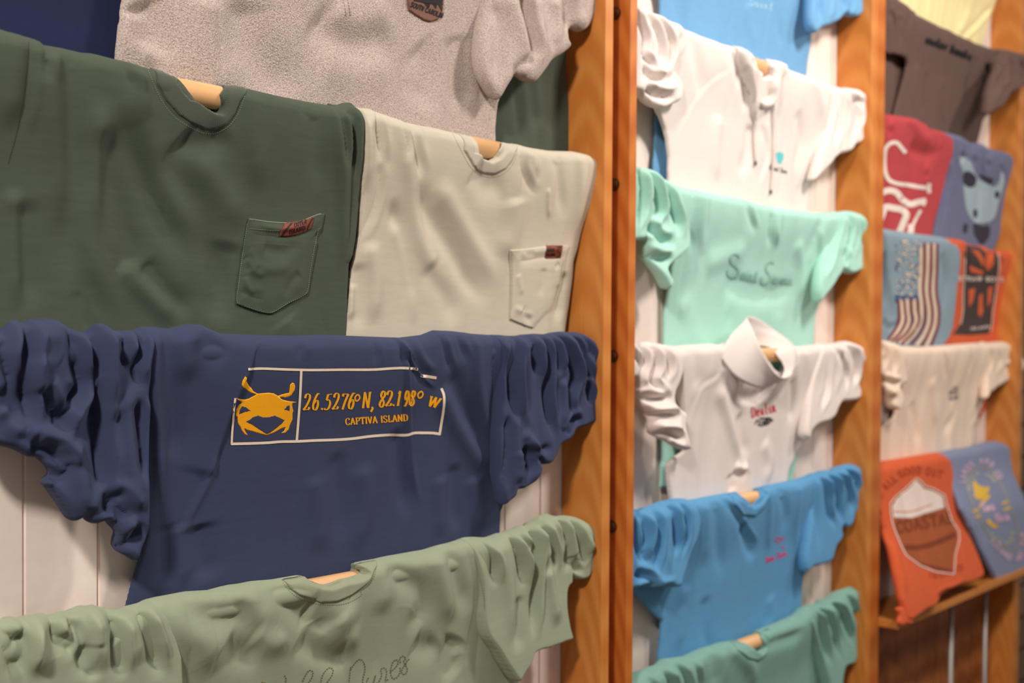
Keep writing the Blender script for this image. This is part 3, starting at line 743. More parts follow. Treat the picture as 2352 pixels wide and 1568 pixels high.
stitches('pocket_stitching', sk, PK([(300, 320), (420, 330), (560, 340), (720, 347)]), seamT, pk, dash=5, gap=.8, w=.7)
stitches('pocket_stitching', sk, PK([(300, 190), (580, 228), (800, 240), (1000, 216), (1120, 168), (1240, 122), (1290, 128)]), seamT, pk, dash=8, gap=.1, w=1.2, off=.0003)
lb, sl_ = patch('label', sk, PK([(770, 240), (1000, 213), (1170, 155), (1150, 240), (1130, 322), (1040, 365), (930, 402), (800, 424), (702, 424), (735, 330)]), RUST, pk, t=.0012, edge=.0006, cell=.0008)
lb['label'] = 'rust coloured label with dark lettering'
q = ribbon(PK([(880, 235), (800, 330), (740, 420)]), 4.0) + ribbon(PK([(1155, 175), (1110, 250), (1075, 335)]), 3.2)
q += word('OUTER', PK([(905, 300)])[0], PK([(1075, 245)])[0], 8.5, shear=.3, pen=2.0, ang=None) + word('ISLAND', PK([(835, 395)])[0], PK([(1055, 335)])[0], 9.5, shear=.3, pen=2.0, ang=None)
flatprint('label_lettering', sl_, [tuple(a) for a in q], INK, lb, off=.0003)

# ---- sand pocket tee
g = Garment('t_shirt', 'sand coloured pocket t-shirt with a small square rust label, beside the wooden post', SH, -.1925, fSAND, rib=fSANDr, seed=11, xref=1100)
SC = [(818, 250), (828, 246), (850, 248), (865, 256), (900, 268), (930, 278), (960, 285), (1000, 292), (1035, 301), (1072, 312)]
SC2 = [(1150, 326), (1180, 329), (1220, 338), (1265, 345), (1320, 347), (1345, 352), (1364, 362)]
body, sb = g.part('body', SC + [(1078, 318), (1086, 332), (1088, 350), (1100, 362), (1118, 369), (1132, 362), (1144, 346), (1150, 327)] + SC2[1:-1] + [(1358, 364), (1364, 390), (1360, 430), (1347, 480), (1335, 525), (1326, 570), (1318, 600), (1315, 640), (1308, 700), (1299, 765), (1290, 860), (789, 860), (792, 770), (800, 680), (811, 600), (822, 540), (826, 450), (822, 350)],
    crest=SC + SC2, smooth=False, edge=.006, cell=.0020, noise=(2.5, 1.2, .45), low=.021,
    strokes=S(c2, [
      ('v', 7, 4, [(300, 500), (335, 560), (345, 660), (345, 760)]), ('v', 3, 3, [(345, 740), (335, 880), (300, 1000), (250, 1100)]), ('v', 5, 4, [(285, 510), (290, 560), (285, 590)]),
      ('r', 5, 8, [(270, 520), (290, 700), (280, 900)]), ('v', 7, 6, [(455, 560), (500, 620), (520, 720), (540, 830)]), ('r', 7, 13, [(420, 560), (480, 760), (500, 980), (560, 1180), (700, 1360)]),
      ('g', 7, 14, [(520, 820), (580, 1000), (680, 1160), (760, 1300), (860, 1400)]), ('r', 6, 14, [(600, 820), (700, 1000), (800, 1160), (900, 1330)]),
      ('v', 5, 5, [(445, 600), (465, 680), (460, 760)]), ('g', 6, 10, [(400, 900), (440, 1150), (470, 1300), (490, 1480)]), ('r', 6, 9, [(400, 1000), (450, 1200), (480, 1360), (500, 1500)]),
      ('r', 5, 12, [(290, 1100), (320, 1300), (310, 1500)]), ('g', 4, 12, [(240, 1200), (250, 1400), (240, 1530)]), ('r', 4, 12, [(200, 1300), (210, 1480)]),
      ('v', 4, 5, [(970, 670), (990, 760), (1040, 860), (1090, 900)]), ('r', 5, 12, [(1010, 680), (1060, 760), (1100, 790)]), ('r', 3, 4, [(1120, 860), (1120, 960), (1125, 1010)]),
      ('g', 4, 10, [(1150, 720), (1180, 900), (1190, 1020)]), ('r', 5, 10, [(1260, 720), (1270, 900), (1240, 1100)]), ('g', 7, 20, [(780, 760), (850, 850), (930, 830)]),
      ('r', 6, 20, [(960, 900), (950, 1050), (900, 1200)]), ('g', 5, 16, [(560, 1200), (640, 1350), (700, 1500)]), ('v', 3, 6, [(1170, 1300), (1160, 1400), (1165, 1500)]), ('g', 6, 8, [(1200, 1240), (1180, 1380), (1170, 1480)])]))
patch('collar', sb, [(1043, 304), (1072, 312), (1078, 318), (1086, 332), (1088, 350), (1100, 362), (1118, 370), (1132, 362), (1144, 346), (1150, 327), (1183, 331), (1182, 350), (1174, 370), (1160, 388), (1135, 400), (1110, 398), (1088, 382), (1066, 345)], fSANDr, body, t=.0022, edge=.0018, cell=.0014)
sandT = plain('sand_thread', (176, 164, 142), rough=.9)
stitches('collar_stitching', sb, [(1038, 303), (1060, 347), (1084, 387), (1109, 404), (1136, 406), (1163, 394), (1179, 373), (1187, 350), (1188, 333)], sandT, body, dash=3.5, gap=1.5, w=.9, off=.0003)
def PS(pts): return T(6.815, 1140, 540, pts)
pk, sk = patch('pocket', sb, PS([(212, 230), (450, 214), (620, 190), (770, 168), (1030, 154), (1135, 163), (1110, 240), (1080, 330), (1050, 520), (1010, 760), (960, 940), (905, 1060), (760, 1220), (600, 1392), (562, 1458), (400, 1402), (200, 1318), (212, 1000), (218, 700), (212, 450)]), fSAND, body, t=.0026, edge=.0016, cell=.0012, puff=.0015,
    strokes=S(PS, [('v', 2.2, 1.6, [(270, 402), (450, 385), (650, 345), (1080, 325)]), ('g', 2, 5, [(350, 240), (440, 290), (560, 270)]), ('r', 2, 6, [(300, 600), (350, 800), (400, 950)]), ('g', 2, 8, [(700, 500), (700, 800), (660, 980)]),
      ('g', 2.0, 5, [(880, 520), (960, 440)]), ('g', 2.5, 7, [(400, 1150), (520, 1300), (600, 1350)]), ('r', 1.8, 5, [(270, 1130), (420, 1200), (600, 1260)])]))
stitches('pocket_stitching', sk, PS([(245, 260), (248, 500), (245, 800), (240, 1050), (228, 1300), (400, 1378), (552, 1430), (590, 1375), (740, 1205), (890, 1045), (930, 930), (985, 760), (1025, 520), (1060, 350)]), sandT, pk, dash=3.4, gap=2.0, w=.9)
lb, sl_ = patch('label', sk, PS([(770, 160), (900, 157), (1032, 157), (1022, 260), (1008, 356), (890, 366), (763, 366), (767, 260)]), RUST, pk, t=.0012, edge=.0006, cell=.0008)
lb['label'] = 'small square rust label with dark lettering'
q = word('OUTER', (1255.5, 577), (1274, 577), 6, pen=1.6, ang=None, step=1.5) + word('ISLAND', (1255, 588), (1275, 588), 6, pen=1.6, ang=None, step=1.5)
q += ribbon([(1279, 567), (1288, 567), (1281, 575), (1287, 583), (1280, 590)], 2.4) + ribbon([(1276, 591), (1286, 590)], 2.5)
flatprint('label_lettering', sl_, [tuple(a) for a in q], INK, lb, off=.0003)

# ---- navy tee with the crab
g = Garment('t_shirt', 'navy blue t-shirt printed with a yellow crab and map coordinates in a cream frame', SH, 0.0, fNAVY, seed=17, xref=800)
BC = [(300, 762), (327, 750), (354, 750), (388, 754), (432, 744), (465, 745), (509, 765), (592, 769), (687, 771), (736, 768), (840, 772), (921, 775), (971, 769), (999, 758), (1043, 760), (1088, 766), (1132, 769), (1182, 772)]
body, sb = g.part('body', BC + [(1184, 900), (1170, 1060), (1158, 1150), (1148, 1175), (1146, 1226), (1140, 1300), (1130, 1420), (275, 1520), (288, 1392), (303, 1330), (318, 1280), (330, 1232), (322, 1000)],
    crest=BC, smooth=False, cell=.0018, noise=(2.2, 1.0, .35), low=.021, edge=.006,
    strokes=S(c3, [('s', 5.0, 26, [(860, 720), (900, 600), (940, 480), (975, 390), (1030, 270), (1060, 180), (1080, 125)]),
       ('r', 6, 9, [(640, 120), (640, 300), (655, 600), (660, 900)]), ('r', 5, 14, [(780, 90), (770, 200), (800, 330)]), ('g', 5, 14, [(870, 110), (900, 180), (960, 230)]), ('g', 5, 12, [(700, 200), (710, 450), (740, 700)]),
       ('r', 3, 5, [(900, 620), (870, 720), (800, 860), (760, 960)]), ('r', 5, 14, [(740, 900), (760, 1060), (780, 1180)]), ('g', 5, 14, [(700, 900), (700, 1050), (690, 1180)]), ('v', 3, 4, [(1230, 140), (1250, 190), (1240, 240)]), ('g', 6, 18, [(830, 900), (840, 1050), (860, 1160)])])
     + S(c4, [('s', 6, 22, [(360, 130), (420, 190), (470, 270), (520, 330), (560, 350)]), ('v', 6, 5, [(400, 135), (450, 210), (490, 280), (545, 315)]), ('v', 4, 4, [(370, 140), (410, 200), (440, 260)]),
       ('r', 5, 5, [(420, 200), (432, 350), (436, 500), (450, 700), (490, 850)]), ('v', 3, 3, [(285, 150), (300, 200), (290, 260)]), ('r', 8, 14, [(560, 330), (600, 450), (690, 600), (780, 720)]), ('g', 7, 14, [(600, 260), (660, 420), (740, 560), (800, 640)]),
       ('g', 6, 12, [(380, 500), (400, 700), (440, 900)]), ('r', 5, 12, [(560, 700), (560, 850), (560, 980)]), ('g', 5, 12, [(620, 650), (620, 850), (640, 950)]), ('r', 6, 14, [(700, 700), (720, 850), (730, 950)]),
       ('v', 4, 4, [(560, 130), (590, 220), (620, 300)]), ('v', 4, 4, [(620, 120), (650, 170), (670, 250)]), ('r', 5, 10, [(690, 130), (720, 300), (750, 480), (790, 650)]), ('v', 5, 5, [(775, 130), (790, 250), (798, 450), (805, 650)]),
       ('r', 5, 14, [(240, 650), (250, 850), (200, 1050)]), ('g', 4, 14, [(130, 600), (150, 800), (150, 1000)]), ('r', 4, 14, [(40, 700), (60, 900), (60, 1050)])]))
LS = c3([(-80, 130), (0, 118), (18, 100), (50, 68), (75, 60), (100, 74), (112, 66), (130, 58), (240, 62), (270, 76), (300, 98), (330, 112), (362, 112), (378, 100), (400, 80), (430, 78), (452, 92), (480, 106), (530, 106), (560, 106), (590, 92), (612, 130), (612, 250), (604, 400), (606, 600), (608, 800), (607, 900), (598, 960), (578, 1010), (560, 1060), (532, 1045), (497, 1022), (488, 985), (484, 950), (462, 915), (440, 892), (420, 902), (400, 908), (370, 900), (350, 872), (330, 890), (308, 897), (288, 888), (255, 840), (225, 795), (200, 760), (180, 736), (198, 718), (220, 706), (214, 688), (198, 668), (160, 634), (120, 630), (60, 600), (0, 585), (-90, 560)])
sl, ss = g.part('sleeve', LS, crest=c3([(-90, 130), (0, 112), (50, 66), (110, 62), (240, 60), (300, 92), (345, 104), (400, 78), (430, 76), (500, 104), (560, 104), (612, 92)]), cell=.0019, r=.024, low=.058, tlow=.016, drop=.24, edge=.008, noise=(2, 2, .6),
    strokes=S(c3, [('v', 13, 5, [(104, 76), (110, 180), (100, 300), (122, 420), (112, 540)]), ('v', 8, 5, [(40, 120), (25, 200), (45, 300), (30, 400)]), ('r', 8, 9, [(70, 90), (75, 230), (60, 380)]),
      ('r', 8, 12, [(180, 80), (190, 200), (215, 270), (280, 285)]), ('v', 9, 6, [(150, 330), (200, 400), (245, 480), (230, 560)]), ('r', 9, 10, [(130, 200), (170, 330), (230, 420), (260, 500)]),
      ('v', 12, 5, [(300, 110), (330, 250), (350, 330), (300, 400), (272, 470), (285, 560)]), ('r', 9, 10, [(345, 130), (370, 260), (375, 380), (330, 480), (295, 560)]), ('r', 9, 12, [(290, 560), (320, 680), (350, 800), (310, 890)]),
      ('v', 14, 6, [(385, 120), (400, 250), (405, 400), (420, 560), (425, 730), (400, 860)]), ('r', 8, 12, [(440, 120), (450, 300), (470, 420)]), ('g', 8, 8, [(480, 420), (470, 560), (450, 740), (430, 860)]),
      ('r', 9, 11, [(520, 320), (530, 560), (560, 760), (590, 900)]), ('v', 10, 4, [(516, 110), (524, 200), (530, 300)]), ('v', 10, 4, [(570, 110), (578, 200), (565, 280), (590, 360)]), ('r', 6, 5, [(548, 130), (552, 230)]),
      ('v', 8, 6, [(570, 380), (590, 560), (600, 760)]), ('v', 9, 7, [(120, 600), (200, 590), (250, 640), (270, 690)]), ('r', 8, 8, [(150, 560), (240, 560), (290, 620)]), ('v', 9, 7, [(440, 880), (470, 810), (510, 850), (560, 900)]),
      ('r', 7, 8, [(480, 800), (520, 870), (540, 950)]), ('v', 7, 6, [(215, 720), (270, 700), (290, 640)]), ('g', 7, 10, [(0, 340), (40, 400), (60, 520)]), ('r', 7, 8, [(5, 420), (50, 480), (100, 560)]), ('v', 8, 6, [(495, 1020), (540, 980), (600, 900)])]))
RS = c4([(775, 128), (800, 124), (870, 128), (920, 122), (960, 119), (1000, 121), (1020, 117), (1060, 110), (1100, 112), (1135, 113), (1165, 128), (1182, 142), (1198, 175), (1205, 220), (1206, 250), (1194, 280), (1200, 320), (1195, 345), (1188, 372), (1200, 400), (1201, 440), (1203, 482), (1175, 494), (1150, 505), (1112, 520), (1098, 545), (1080, 562), (1040, 586), (1030, 620), (1015, 645), (998, 660), (972, 656), (944, 630), (952, 655), (960, 685), (950, 720), (920, 750), (895, 764), (870, 766), (864, 790), (845, 812), (822, 830), (812, 800), (806, 700), (800, 600), (798, 450), (795, 300), (788, 200)])
sl, ss = g.part('sleeve', RS, crest=c4([(770, 124), (870, 124), (960, 115), (1060, 106), (1140, 110), (1185, 128), (1210, 150)]), cell=.0019, r=.024, low=.060, tlow=.015, drop=.22, edge=.008, noise=(2, 2, .6),
    strokes=S(c4, [('v', 12, 5, [(862, 135), (860, 260), (868, 400), (880, 500)]), ('r', 8, 10, [(900, 160), (885, 300), (900, 430), (950, 530)]), ('r', 7, 10, [(830, 140), (820, 260), (830, 420)]), ('v', 9, 4, [(915, 130), (930, 170), (935, 210)]),
      ('v', 9, 4, [(940, 140), (958, 240), (962, 310)]), ('r', 7, 7, [(975, 140), (985, 260), (975, 360)]), ('v', 12, 5, [(995, 140), (1012, 230), (1000, 330), (1012, 460), (1035, 570)]), ('r', 8, 8, [(1040, 150), (1055, 260), (1030, 350)]),
      ('v', 10, 4, [(1025, 140), (1045, 200), (1048, 300)]), ('r', 8, 9, [(1060, 300), (1070, 420), (1050, 520)]), ('v', 11, 5, [(1060, 130), (1095, 200), (1120, 290), (1100, 400), (1130, 500)]), ('r', 7, 7, [(1110, 140), (1140, 240), (1150, 330), (1140, 420)]),
      ('v', 10, 4, [(1120, 130), (1165, 200), (1180, 280), (1190, 330)]), ('v', 8, 4, [(1150, 130), (1185, 190), (1195, 250)]), ('v', 8, 4, [(1170, 310), (1185, 370), (1195, 420)]), ('g', 8, 7, [(910, 590), (930, 610), (990, 600), (1030, 590)]),
      ('r', 8, 9, [(900, 520), (950, 590), (1000, 640)]), ('v', 10, 6, [(900, 590), (930, 620), (945, 650), (920, 720)]), ('r', 7, 9, [(880, 600), (890, 680), (880, 750)]), ('v', 8, 6, [(850, 450), (850, 600), (840, 720), (830, 790)]), ('v', 7, 5, [(1080, 540), (1100, 490), (1160, 470)])]))
# print
def PR(pts): return T(4.2, 500, 820, pts)
q = []
q += ribbon(PR([(292, 116), (420, 110), (640, 118), (900, 124), (1200, 121), (1500, 120), (1700, 107), (1800, 105), (1928, 115)]), 5.6)
q += ribbon(PR([(1955, 178), (2030, 188), (2108, 200)]), 6.4)
q += ribbon(PR([(2155, 300), (2178, 360), (2183, 430), (2172, 540), (2155, 640), (2138, 748)]), 5.6)
q += ribbon(PR([(804, 122), (795, 340), (780, 560), (760, 808)]), 5.6)
q += ribbon(PR([(168, 395), (158, 470), (148, 600), (138, 720), (132, 842)]), 4.8)
q += ribbon(PR([(128, 836), (300, 832), (480, 825), (600, 815), (760, 812), (940, 803), (1150, 796), (1300, 785), (1480, 762), (1650, 750), (1830, 750), (1890, 732), (2000, 730), (2080, 732), (2146, 742)]), 6.0)
flatprint('print_frame', sb, [tuple(a) for a in q], CREAM, body, off=.0006)
q = []
for ch, x, y, h, w in [('2', 818, 515, 160, 82), ('6', 905, 510, 160, 82), ('.', 985, 508, 160, 60), ('5', 1018, 508, 155, 88), ('2', 1098, 508, 160, 78), ('7', 1180, 505, 155, 82), ('6', 1250, 500, 155, 78),
                       ('N', 1388, 492, 155, 86), (',', 1468, 494, 150, 60), ('8', 1545, 484, 155, 78), ('2', 1612, 476, 150, 78), ('.', 1675, 470, 150, 56), ('1', 1712, 470, 142, 60), ('9', 1785, 475, 148, 56), ('8', 1845, 470, 145, 62)]:
    X, Y = PR([(x, y)])[0]
    q += glyph(ch, X, Y, w * .84 / 4.2, h / 4.2, shear=.15, rot=-1.5, pen=5.1, ang=12, minw=.36, step=1.5)
q += ribbon(PR([(1842, 330), (1850, 380), (1846, 460)]), 3.0)
q += ribbon(PR([(1345, 362), (1322, 392), (1333, 422), (1350, 418), (1368, 392), (1358, 366)]), 3.4, closed=True, step=1.5)
q += ribbon(PR([(1955, 332), (1928, 362), (1940, 392), (1958, 390), (1978, 360), (1968, 334)]), 3.4, closed=True, step=1.5)
X, Y = PR([(2010, 470)])[0]; q += glyph('W', X, Y, 27, 24, shear=.18, rot=13, pen=5.1, ang=12, minw=.4, step=1.5)
q += word('CAPTIVA ISLAND', PR([(1232, 655)])[0], PR([(1838, 614)])[0], 15.4, pen=3.3, ang=0, minw=.42, gapf=.08, step=1.5)
flatprint('coordinates_lettering', sb, [tuple(a) for a in q], YEL, body, off=.0006)
def crab(name, pts):
    o, _ = patch(name, sb, PR(pts), YEL, body, t=.0003, edge=.0003, cell=.0009, sink=.0002)
    return o
crab('crab_print', [(175, 392), (215, 405), (262, 410), (300, 400), (340, 378), (375, 362), (345, 352), (322, 345), (290, 325), (262, 302), (240, 285), (232, 262), (238, 232), (252, 205), (266, 184), (280, 212), (286, 250), (300, 275), (325, 298), (345, 330), (385, 352), (430, 348), (490, 343), (540, 350), (582, 374), (612, 362), (650, 352), (690, 344), (694, 300), (698, 268), (718, 246), (738, 252), (748, 282), (742, 318), (722, 348), (712, 366), (690, 380), (650, 390), (600, 384), (585, 382), (625, 410), (680, 424), (770, 434), (722, 442),
     (718, 470), (730, 520), (722, 540), (722, 600), (695, 660), (684, 700), (650, 732), (606, 734), (640, 712), (655, 675), (610, 690), (560, 720), (500, 745), (468, 752), (420, 742), (340, 718), (285, 704), (262, 690), (258, 700), (275, 730), (298, 762), (262, 745), (235, 712), (222, 680), (196, 640), (190, 580), (172, 562), (180, 500), (205, 458), (240, 442), (215, 425), (188, 408)])
# dark gaps of the crab, shown as shirt cloth
for pts in ([(232, 470), (275, 480), (300, 500), (330, 518), (270, 528), (225, 545), (202, 555), (208, 510)],
            [(668, 465), (695, 462), (696, 500), (690, 525), (660, 512), (630, 508), (655, 488)],
            [(262, 622), (310, 600), (340, 575), (392, 560), (430, 575), (490, 576), (552, 560), (600, 582), (640, 602), (655, 598), (620, 640), (560, 690), (500, 735), (468, 744), (420, 715), (330, 655)]):
    patch('print_gap', sb, PR(pts), fNAVY, body, t=.0005, edge=.0003, cell=.0009, sink=.0002)

# ---- sage sweatshirt
g = Garment('sweatshirt', 'sage green crewneck sweatshirt with stitched cursive lettering, lowest on the nearest rack', 'sweatshirt', .1925, fSAGE, rib=fSAGEr, seed=23, xref=800)
BL = c3([(560, 1262), (600, 1235), (630, 1220), (660, 1212), (700, 1205), (780, 1190), (870, 1185), (960, 1162), (1050, 1148), (1150, 1140), (1180, 1134), (1240, 1123), (1262, 1125)])
BR = c4([(207, 1073), (240, 1064), (290, 1055), (340, 1045), (420, 1030), (500, 1015), (560, 1000), (620, 984), (660, 972), (700, 966)])
NT = c3([(1290, 1145), (1318, 1156), (1342, 1158), (1372, 1150), (1400, 1138), (1440, 1130), (1475, 1118), (1492, 1105), (1484, 1090)])
body, sb = g.part('body', BL + NT + BR + c4([(740, 975), (745, 1150), (800, 1350), (885, 1500), (880, 1560), (870, 1700)]) + c3([(560, 1700)]) + [(190, 1640)] + c3([(380, 1568), (420, 1400)]), crest=BL + BR + c4([(760, 955)]), smooth=False, cell=.0020, r=.022, low=.030, drop=.35, edge=.006, noise=(2.5, 2.2, .4),
    strokes=S(c3, [('g', 9, 16, [(1180, 1190), (1250, 1270), (1340, 1340), (1400, 1370)]), ('r', 7, 16, [(1290, 1270), (1400, 1290), (1500, 1280)]), ('g', 8, 16, [(820, 1270), (900, 1300), (1000, 1290), (1080, 1260)]), ('r', 8, 20, [(740, 1250), (780, 1340), (860, 1420), (900, 1540)]),
       ('g', 7, 16, [(930, 1400), (1010, 1450), (1100, 1430)]), ('r', 6, 14, [(1050, 1370), (1150, 1400), (1200, 1350)]), ('g', 8, 14, [(1240, 1390), (1330, 1440), (1420, 1470), (1480, 1440)]), ('v', 4, 5, [(945, 1170), (955, 1200), (950, 1240)]), ('r', 5, 14, [(1000, 1160), (1060, 1260), (1150, 1330)])])
     + S(c4, [('r', 6, 16, [(330, 1070), (330, 1200), (300, 1300)]), ('g', 8, 15, [(420, 1140), (490, 1200), (480, 1290), (400, 1330)]), ('r', 7, 16, [(540, 1050), (580, 1180), (620, 1330)]), ('g', 7, 14, [(600, 1030), (640, 1150), (680, 1290)]), ('g', 8, 18, [(640, 1370), (600, 1470), (640, 1540)]), ('r', 6, 16, [(120, 1300), (180, 1380), (240, 1360)]), ('g', 7, 15, [(20, 1250), (100, 1290), (60, 1370)]), ('g', 6, 16, [(450, 1400), (520, 1420), (560, 1380)])]))
SLL = c3([(-330, 1460), (-90, 1345), (-30, 1320), (0, 1310), (20, 1296), (40, 1292), (70, 1298), (95, 1304), (110, 1290), (140, 1285), (180, 1280), (215, 1288), (240, 1280), (270, 1273), (300, 1270), (318, 1256), (340, 1247), (390, 1244), (430, 1256), (465, 1262), (500, 1264), (530, 1258), (560, 1246), (595, 1232), (628, 1220), (650, 1240), (685, 1290), (715, 1370), (740, 1450), (748, 1568), (750, 1700), (-330, 1700)])
g.part('sleeve', SLL, crest=c3([(-330, 1460), (-90, 1345), (0, 1308), (60, 1290), (180, 1278), (300, 1264), (390, 1242), (480, 1260), (560, 1244), (640, 1216)]), cell=.0019, r=.024, low=.062, tlow=.018, drop=.25, edge=.007, noise=(2, 1.4, .4), smooth=False,
    strokes=S(c3, [('v', 11, 5, [(100, 1300), (106, 1390), (95, 1480), (110, 1568)]), ('v', 7, 6, [(0, 1340), (60, 1380), (85, 1440), (70, 1540)]), ('r', 7, 8, [(60, 1310), (95, 1400)]), ('r', 8, 12, [(160, 1300), (170, 1420), (190, 1560)]),
      ('v', 10, 5, [(212, 1290), (235, 1370), (290, 1420), (300, 1480)]), ('v', 9, 4, [(270, 1280), (300, 1320), (315, 1390), (285, 1450)]), ('v', 10, 5, [(310, 1262), (345, 1330), (350, 1430), (345, 1560)]), ('r', 8, 10, [(390, 1260), (430, 1380), (430, 1540)]),
      ('v', 10, 5, [(450, 1265), (480, 1330), (490, 1430), (520, 1560)]), ('r', 8, 9, [(520, 1270), (560, 1370), (590, 1500)]), ('v', 9, 5, [(560, 1255), (610, 1330), (640, 1420), (680, 1560)]), ('r', 6, 8, [(600, 1260), (660, 1360), (690, 1480)]), ('v', 4, 3, [(20, 1420), (50, 1480), (60, 1568)]), ('r', 6, 8, [(250, 1290), (275, 1360)]), ('g', 6, 8, [(380, 1400), (390, 1568)])]))
SRR = c4([(655, 974), (700, 964), (760, 964), (800, 955), (840, 944), (880, 929), (930, 914), (958, 902), (975, 884), (1010, 867), (1050, 877), (1080, 874), (1120, 879), (1150, 889), (1180, 908), (1203, 926), (1203, 960), (1192, 1010), (1178, 1095), (1162, 1128), (1132, 1140), (1100, 1120), (1098, 1150), (1082, 1172), (1078, 1250), (1090, 1330), (1100, 1382), (1050, 1402), (1000, 1420), (935, 1442), (925, 1475), (890, 1532), (872, 1560), (830, 1510), (780, 1430), (740, 1370), (722, 1300), (712, 1200), (690, 1100), (668, 1030)])
g.part('sleeve', SRR, crest=c4([(640, 972), (760, 960), (880, 925), (960, 895), (1010, 864), (1080, 871), (1150, 885), (1210, 918)]), cell=.0019, r=.024, low=.058, tlow=.016, drop=.26, edge=.006, noise=(2, 1.2, .4), smooth=True,
    strokes=S(c4, [('v', 8, 5, [(700, 968), (735, 1000), (780, 1080), (790, 1180)]), ('r', 8, 14, [(780, 975), (830, 1100), (850, 1280), (850, 1420)]), ('v', 10, 5, [(832, 945), (880, 1000), (900, 1080), (905, 1180)]), ('v', 8, 4, [(870, 935), (910, 975), (940, 1030)]),
      ('v', 11, 5, [(925, 920), (960, 990), (955, 1100), (950, 1250), (945, 1400)]), ('r', 8, 8, [(960, 920), (1000, 1000), (990, 1100)]), ('v', 9, 4, [(960, 900), (1010, 950), (1040, 1040), (1040, 1120)]), ('r', 9, 12, [(1000, 1080), (1020, 1200), (1050, 1340)]), ('r', 8, 8, [(1040, 890), (1080, 980), (1085, 1080)]),
      ('v', 12, 6, [(1060, 885), (1090, 960), (1100, 1040), (1096, 1120)]), ('v', 9, 5, [(1110, 890), (1140, 960), (1165, 1040), (1150, 1090)]), ('r', 8, 8, [(1160, 910), (1180, 980), (1165, 1060)]), ('g', 9, 8, [(1110, 1040), (1140, 1100), (1160, 1080)]), ('g', 6, 12, [(880, 1200), (880, 1350), (890, 1450)]), ('r', 6, 8, [(870, 960), (900, 1000), (930, 1100), (925, 1250)])]))
sageT = plain('sage_thread', (120, 126, 98), rough=.9)
patch('collar', sb, c3([(1166, 1139), (1180, 1134), (1240, 1123), (1262, 1125)] + [(1290, 1145), (1318, 1156), (1342, 1158), (1372, 1150), (1400, 1138), (1440, 1130), (1475, 1118), (1492, 1105)]) + c4([(228, 1092), (207, 1073), (240, 1064), (290, 1055), (284, 1105), (262, 1150), (225, 1180), (190, 1205), (130, 1230), (60, 1235)]) + c3([(1300, 1224), (1240, 1204), (1200, 1176)]), fSAGEr, body, t=.0028, edge=.002, cell=.0014)
stitches('collar_stitching', sb, c3([(1172, 1150), (1200, 1186), (1240, 1216), (1300, 1238), (1380, 1244), (1440, 1236), (1500, 1200)]) + c4([(232, 1188), (268, 1158), (292, 1110), (297, 1060)]), sageT, body, dash=3.4, gap=2, w=1.0, off=.0004)
stitches('raglan_stitching', sb, c4([(672, 1030), (695, 1110), (718, 1210), (728, 1305), (766, 1392), (850, 1512), (866, 1552)]), sageT, body, dash=4, gap=2, w=1.0, off=.012)
oliveT = plain('olive_thread', (104, 100, 44), rough=.9)
def PW(pts): return T(5.6, 560, 1450, pts)
for pts in ([(200, 680), (235, 650), (270, 660), (290, 690)], [(520, 560), (540, 600), (532, 660), (520, 720)], [(740, 670), (790, 560), (840, 495), (880, 505), (880, 570), (830, 660), (790, 740)], [(985, 670), (1010, 560), (1060, 490), (1110, 462), (1145, 490), (1130, 560), (1070, 650), (1020, 740)],
            [(1345, 740), (1355, 600), (1370, 440)], [(1370, 490), (1420, 410), (1490, 352), (1540, 395), (1555, 480), (1530, 600), (1510, 700), (1440, 660)], [(1600, 590), (1575, 660), (1600, 720), (1650, 680), (1690, 560), (1660, 680)], [(1720, 670), (1770, 560), (1760, 480), (1810, 465), (1835, 510), (1820, 640), (1870, 590)],
            [(1880, 520), (1970, 430), (1980, 370), (1940, 362), (1900, 430), (1885, 540), (1920, 605), (1960, 590), (2000, 540), (2010, 430)], [(2125, 350), (2080, 410), (2100, 500), (2060, 550), (2025, 520), (2060, 440), (2090, 420)], [(2010, 400), (2005, 340), (2045, 310), (2080, 345), (2050, 380), (2085, 430)]):
    stitches('cursive_stitching', sb, PW(pts), oliveT, body, dash=3.6, gap=2.4, w=2.0, off=.0006)

# ================================================================== shirts, middle bay
fBLUE = fabric('blue_fleece', (106, 156, 196), var=.06)
fBLUE2 = fabric('azure_fleece', (88, 146, 190), var=.06)
fWHITE = fabric('white_jersey', (224, 212, 206), var=.03, sheen=.15)
fMINT = fabric('mint_fleece', (166, 214, 198), var=.05)
fTEAL = fabric('teal_fleece', (122, 164, 152), var=.06)
PINK = plain('pink_embroidery', (214, 74, 134), rough=.8)
BLACKT = plain('black_embroidery', (40, 38, 46), rough=.8)
REDT = plain('red_embroidery', (206, 40, 66), rough=.8)
AQUAT = plain('aqua_embroidery', (96, 200, 206), rough=.8)
MINTD = plain('mint_embroidery', (146, 200, 182), rough=.8)
WH2 = plain('white_print', (232, 216, 206), rough=.8)

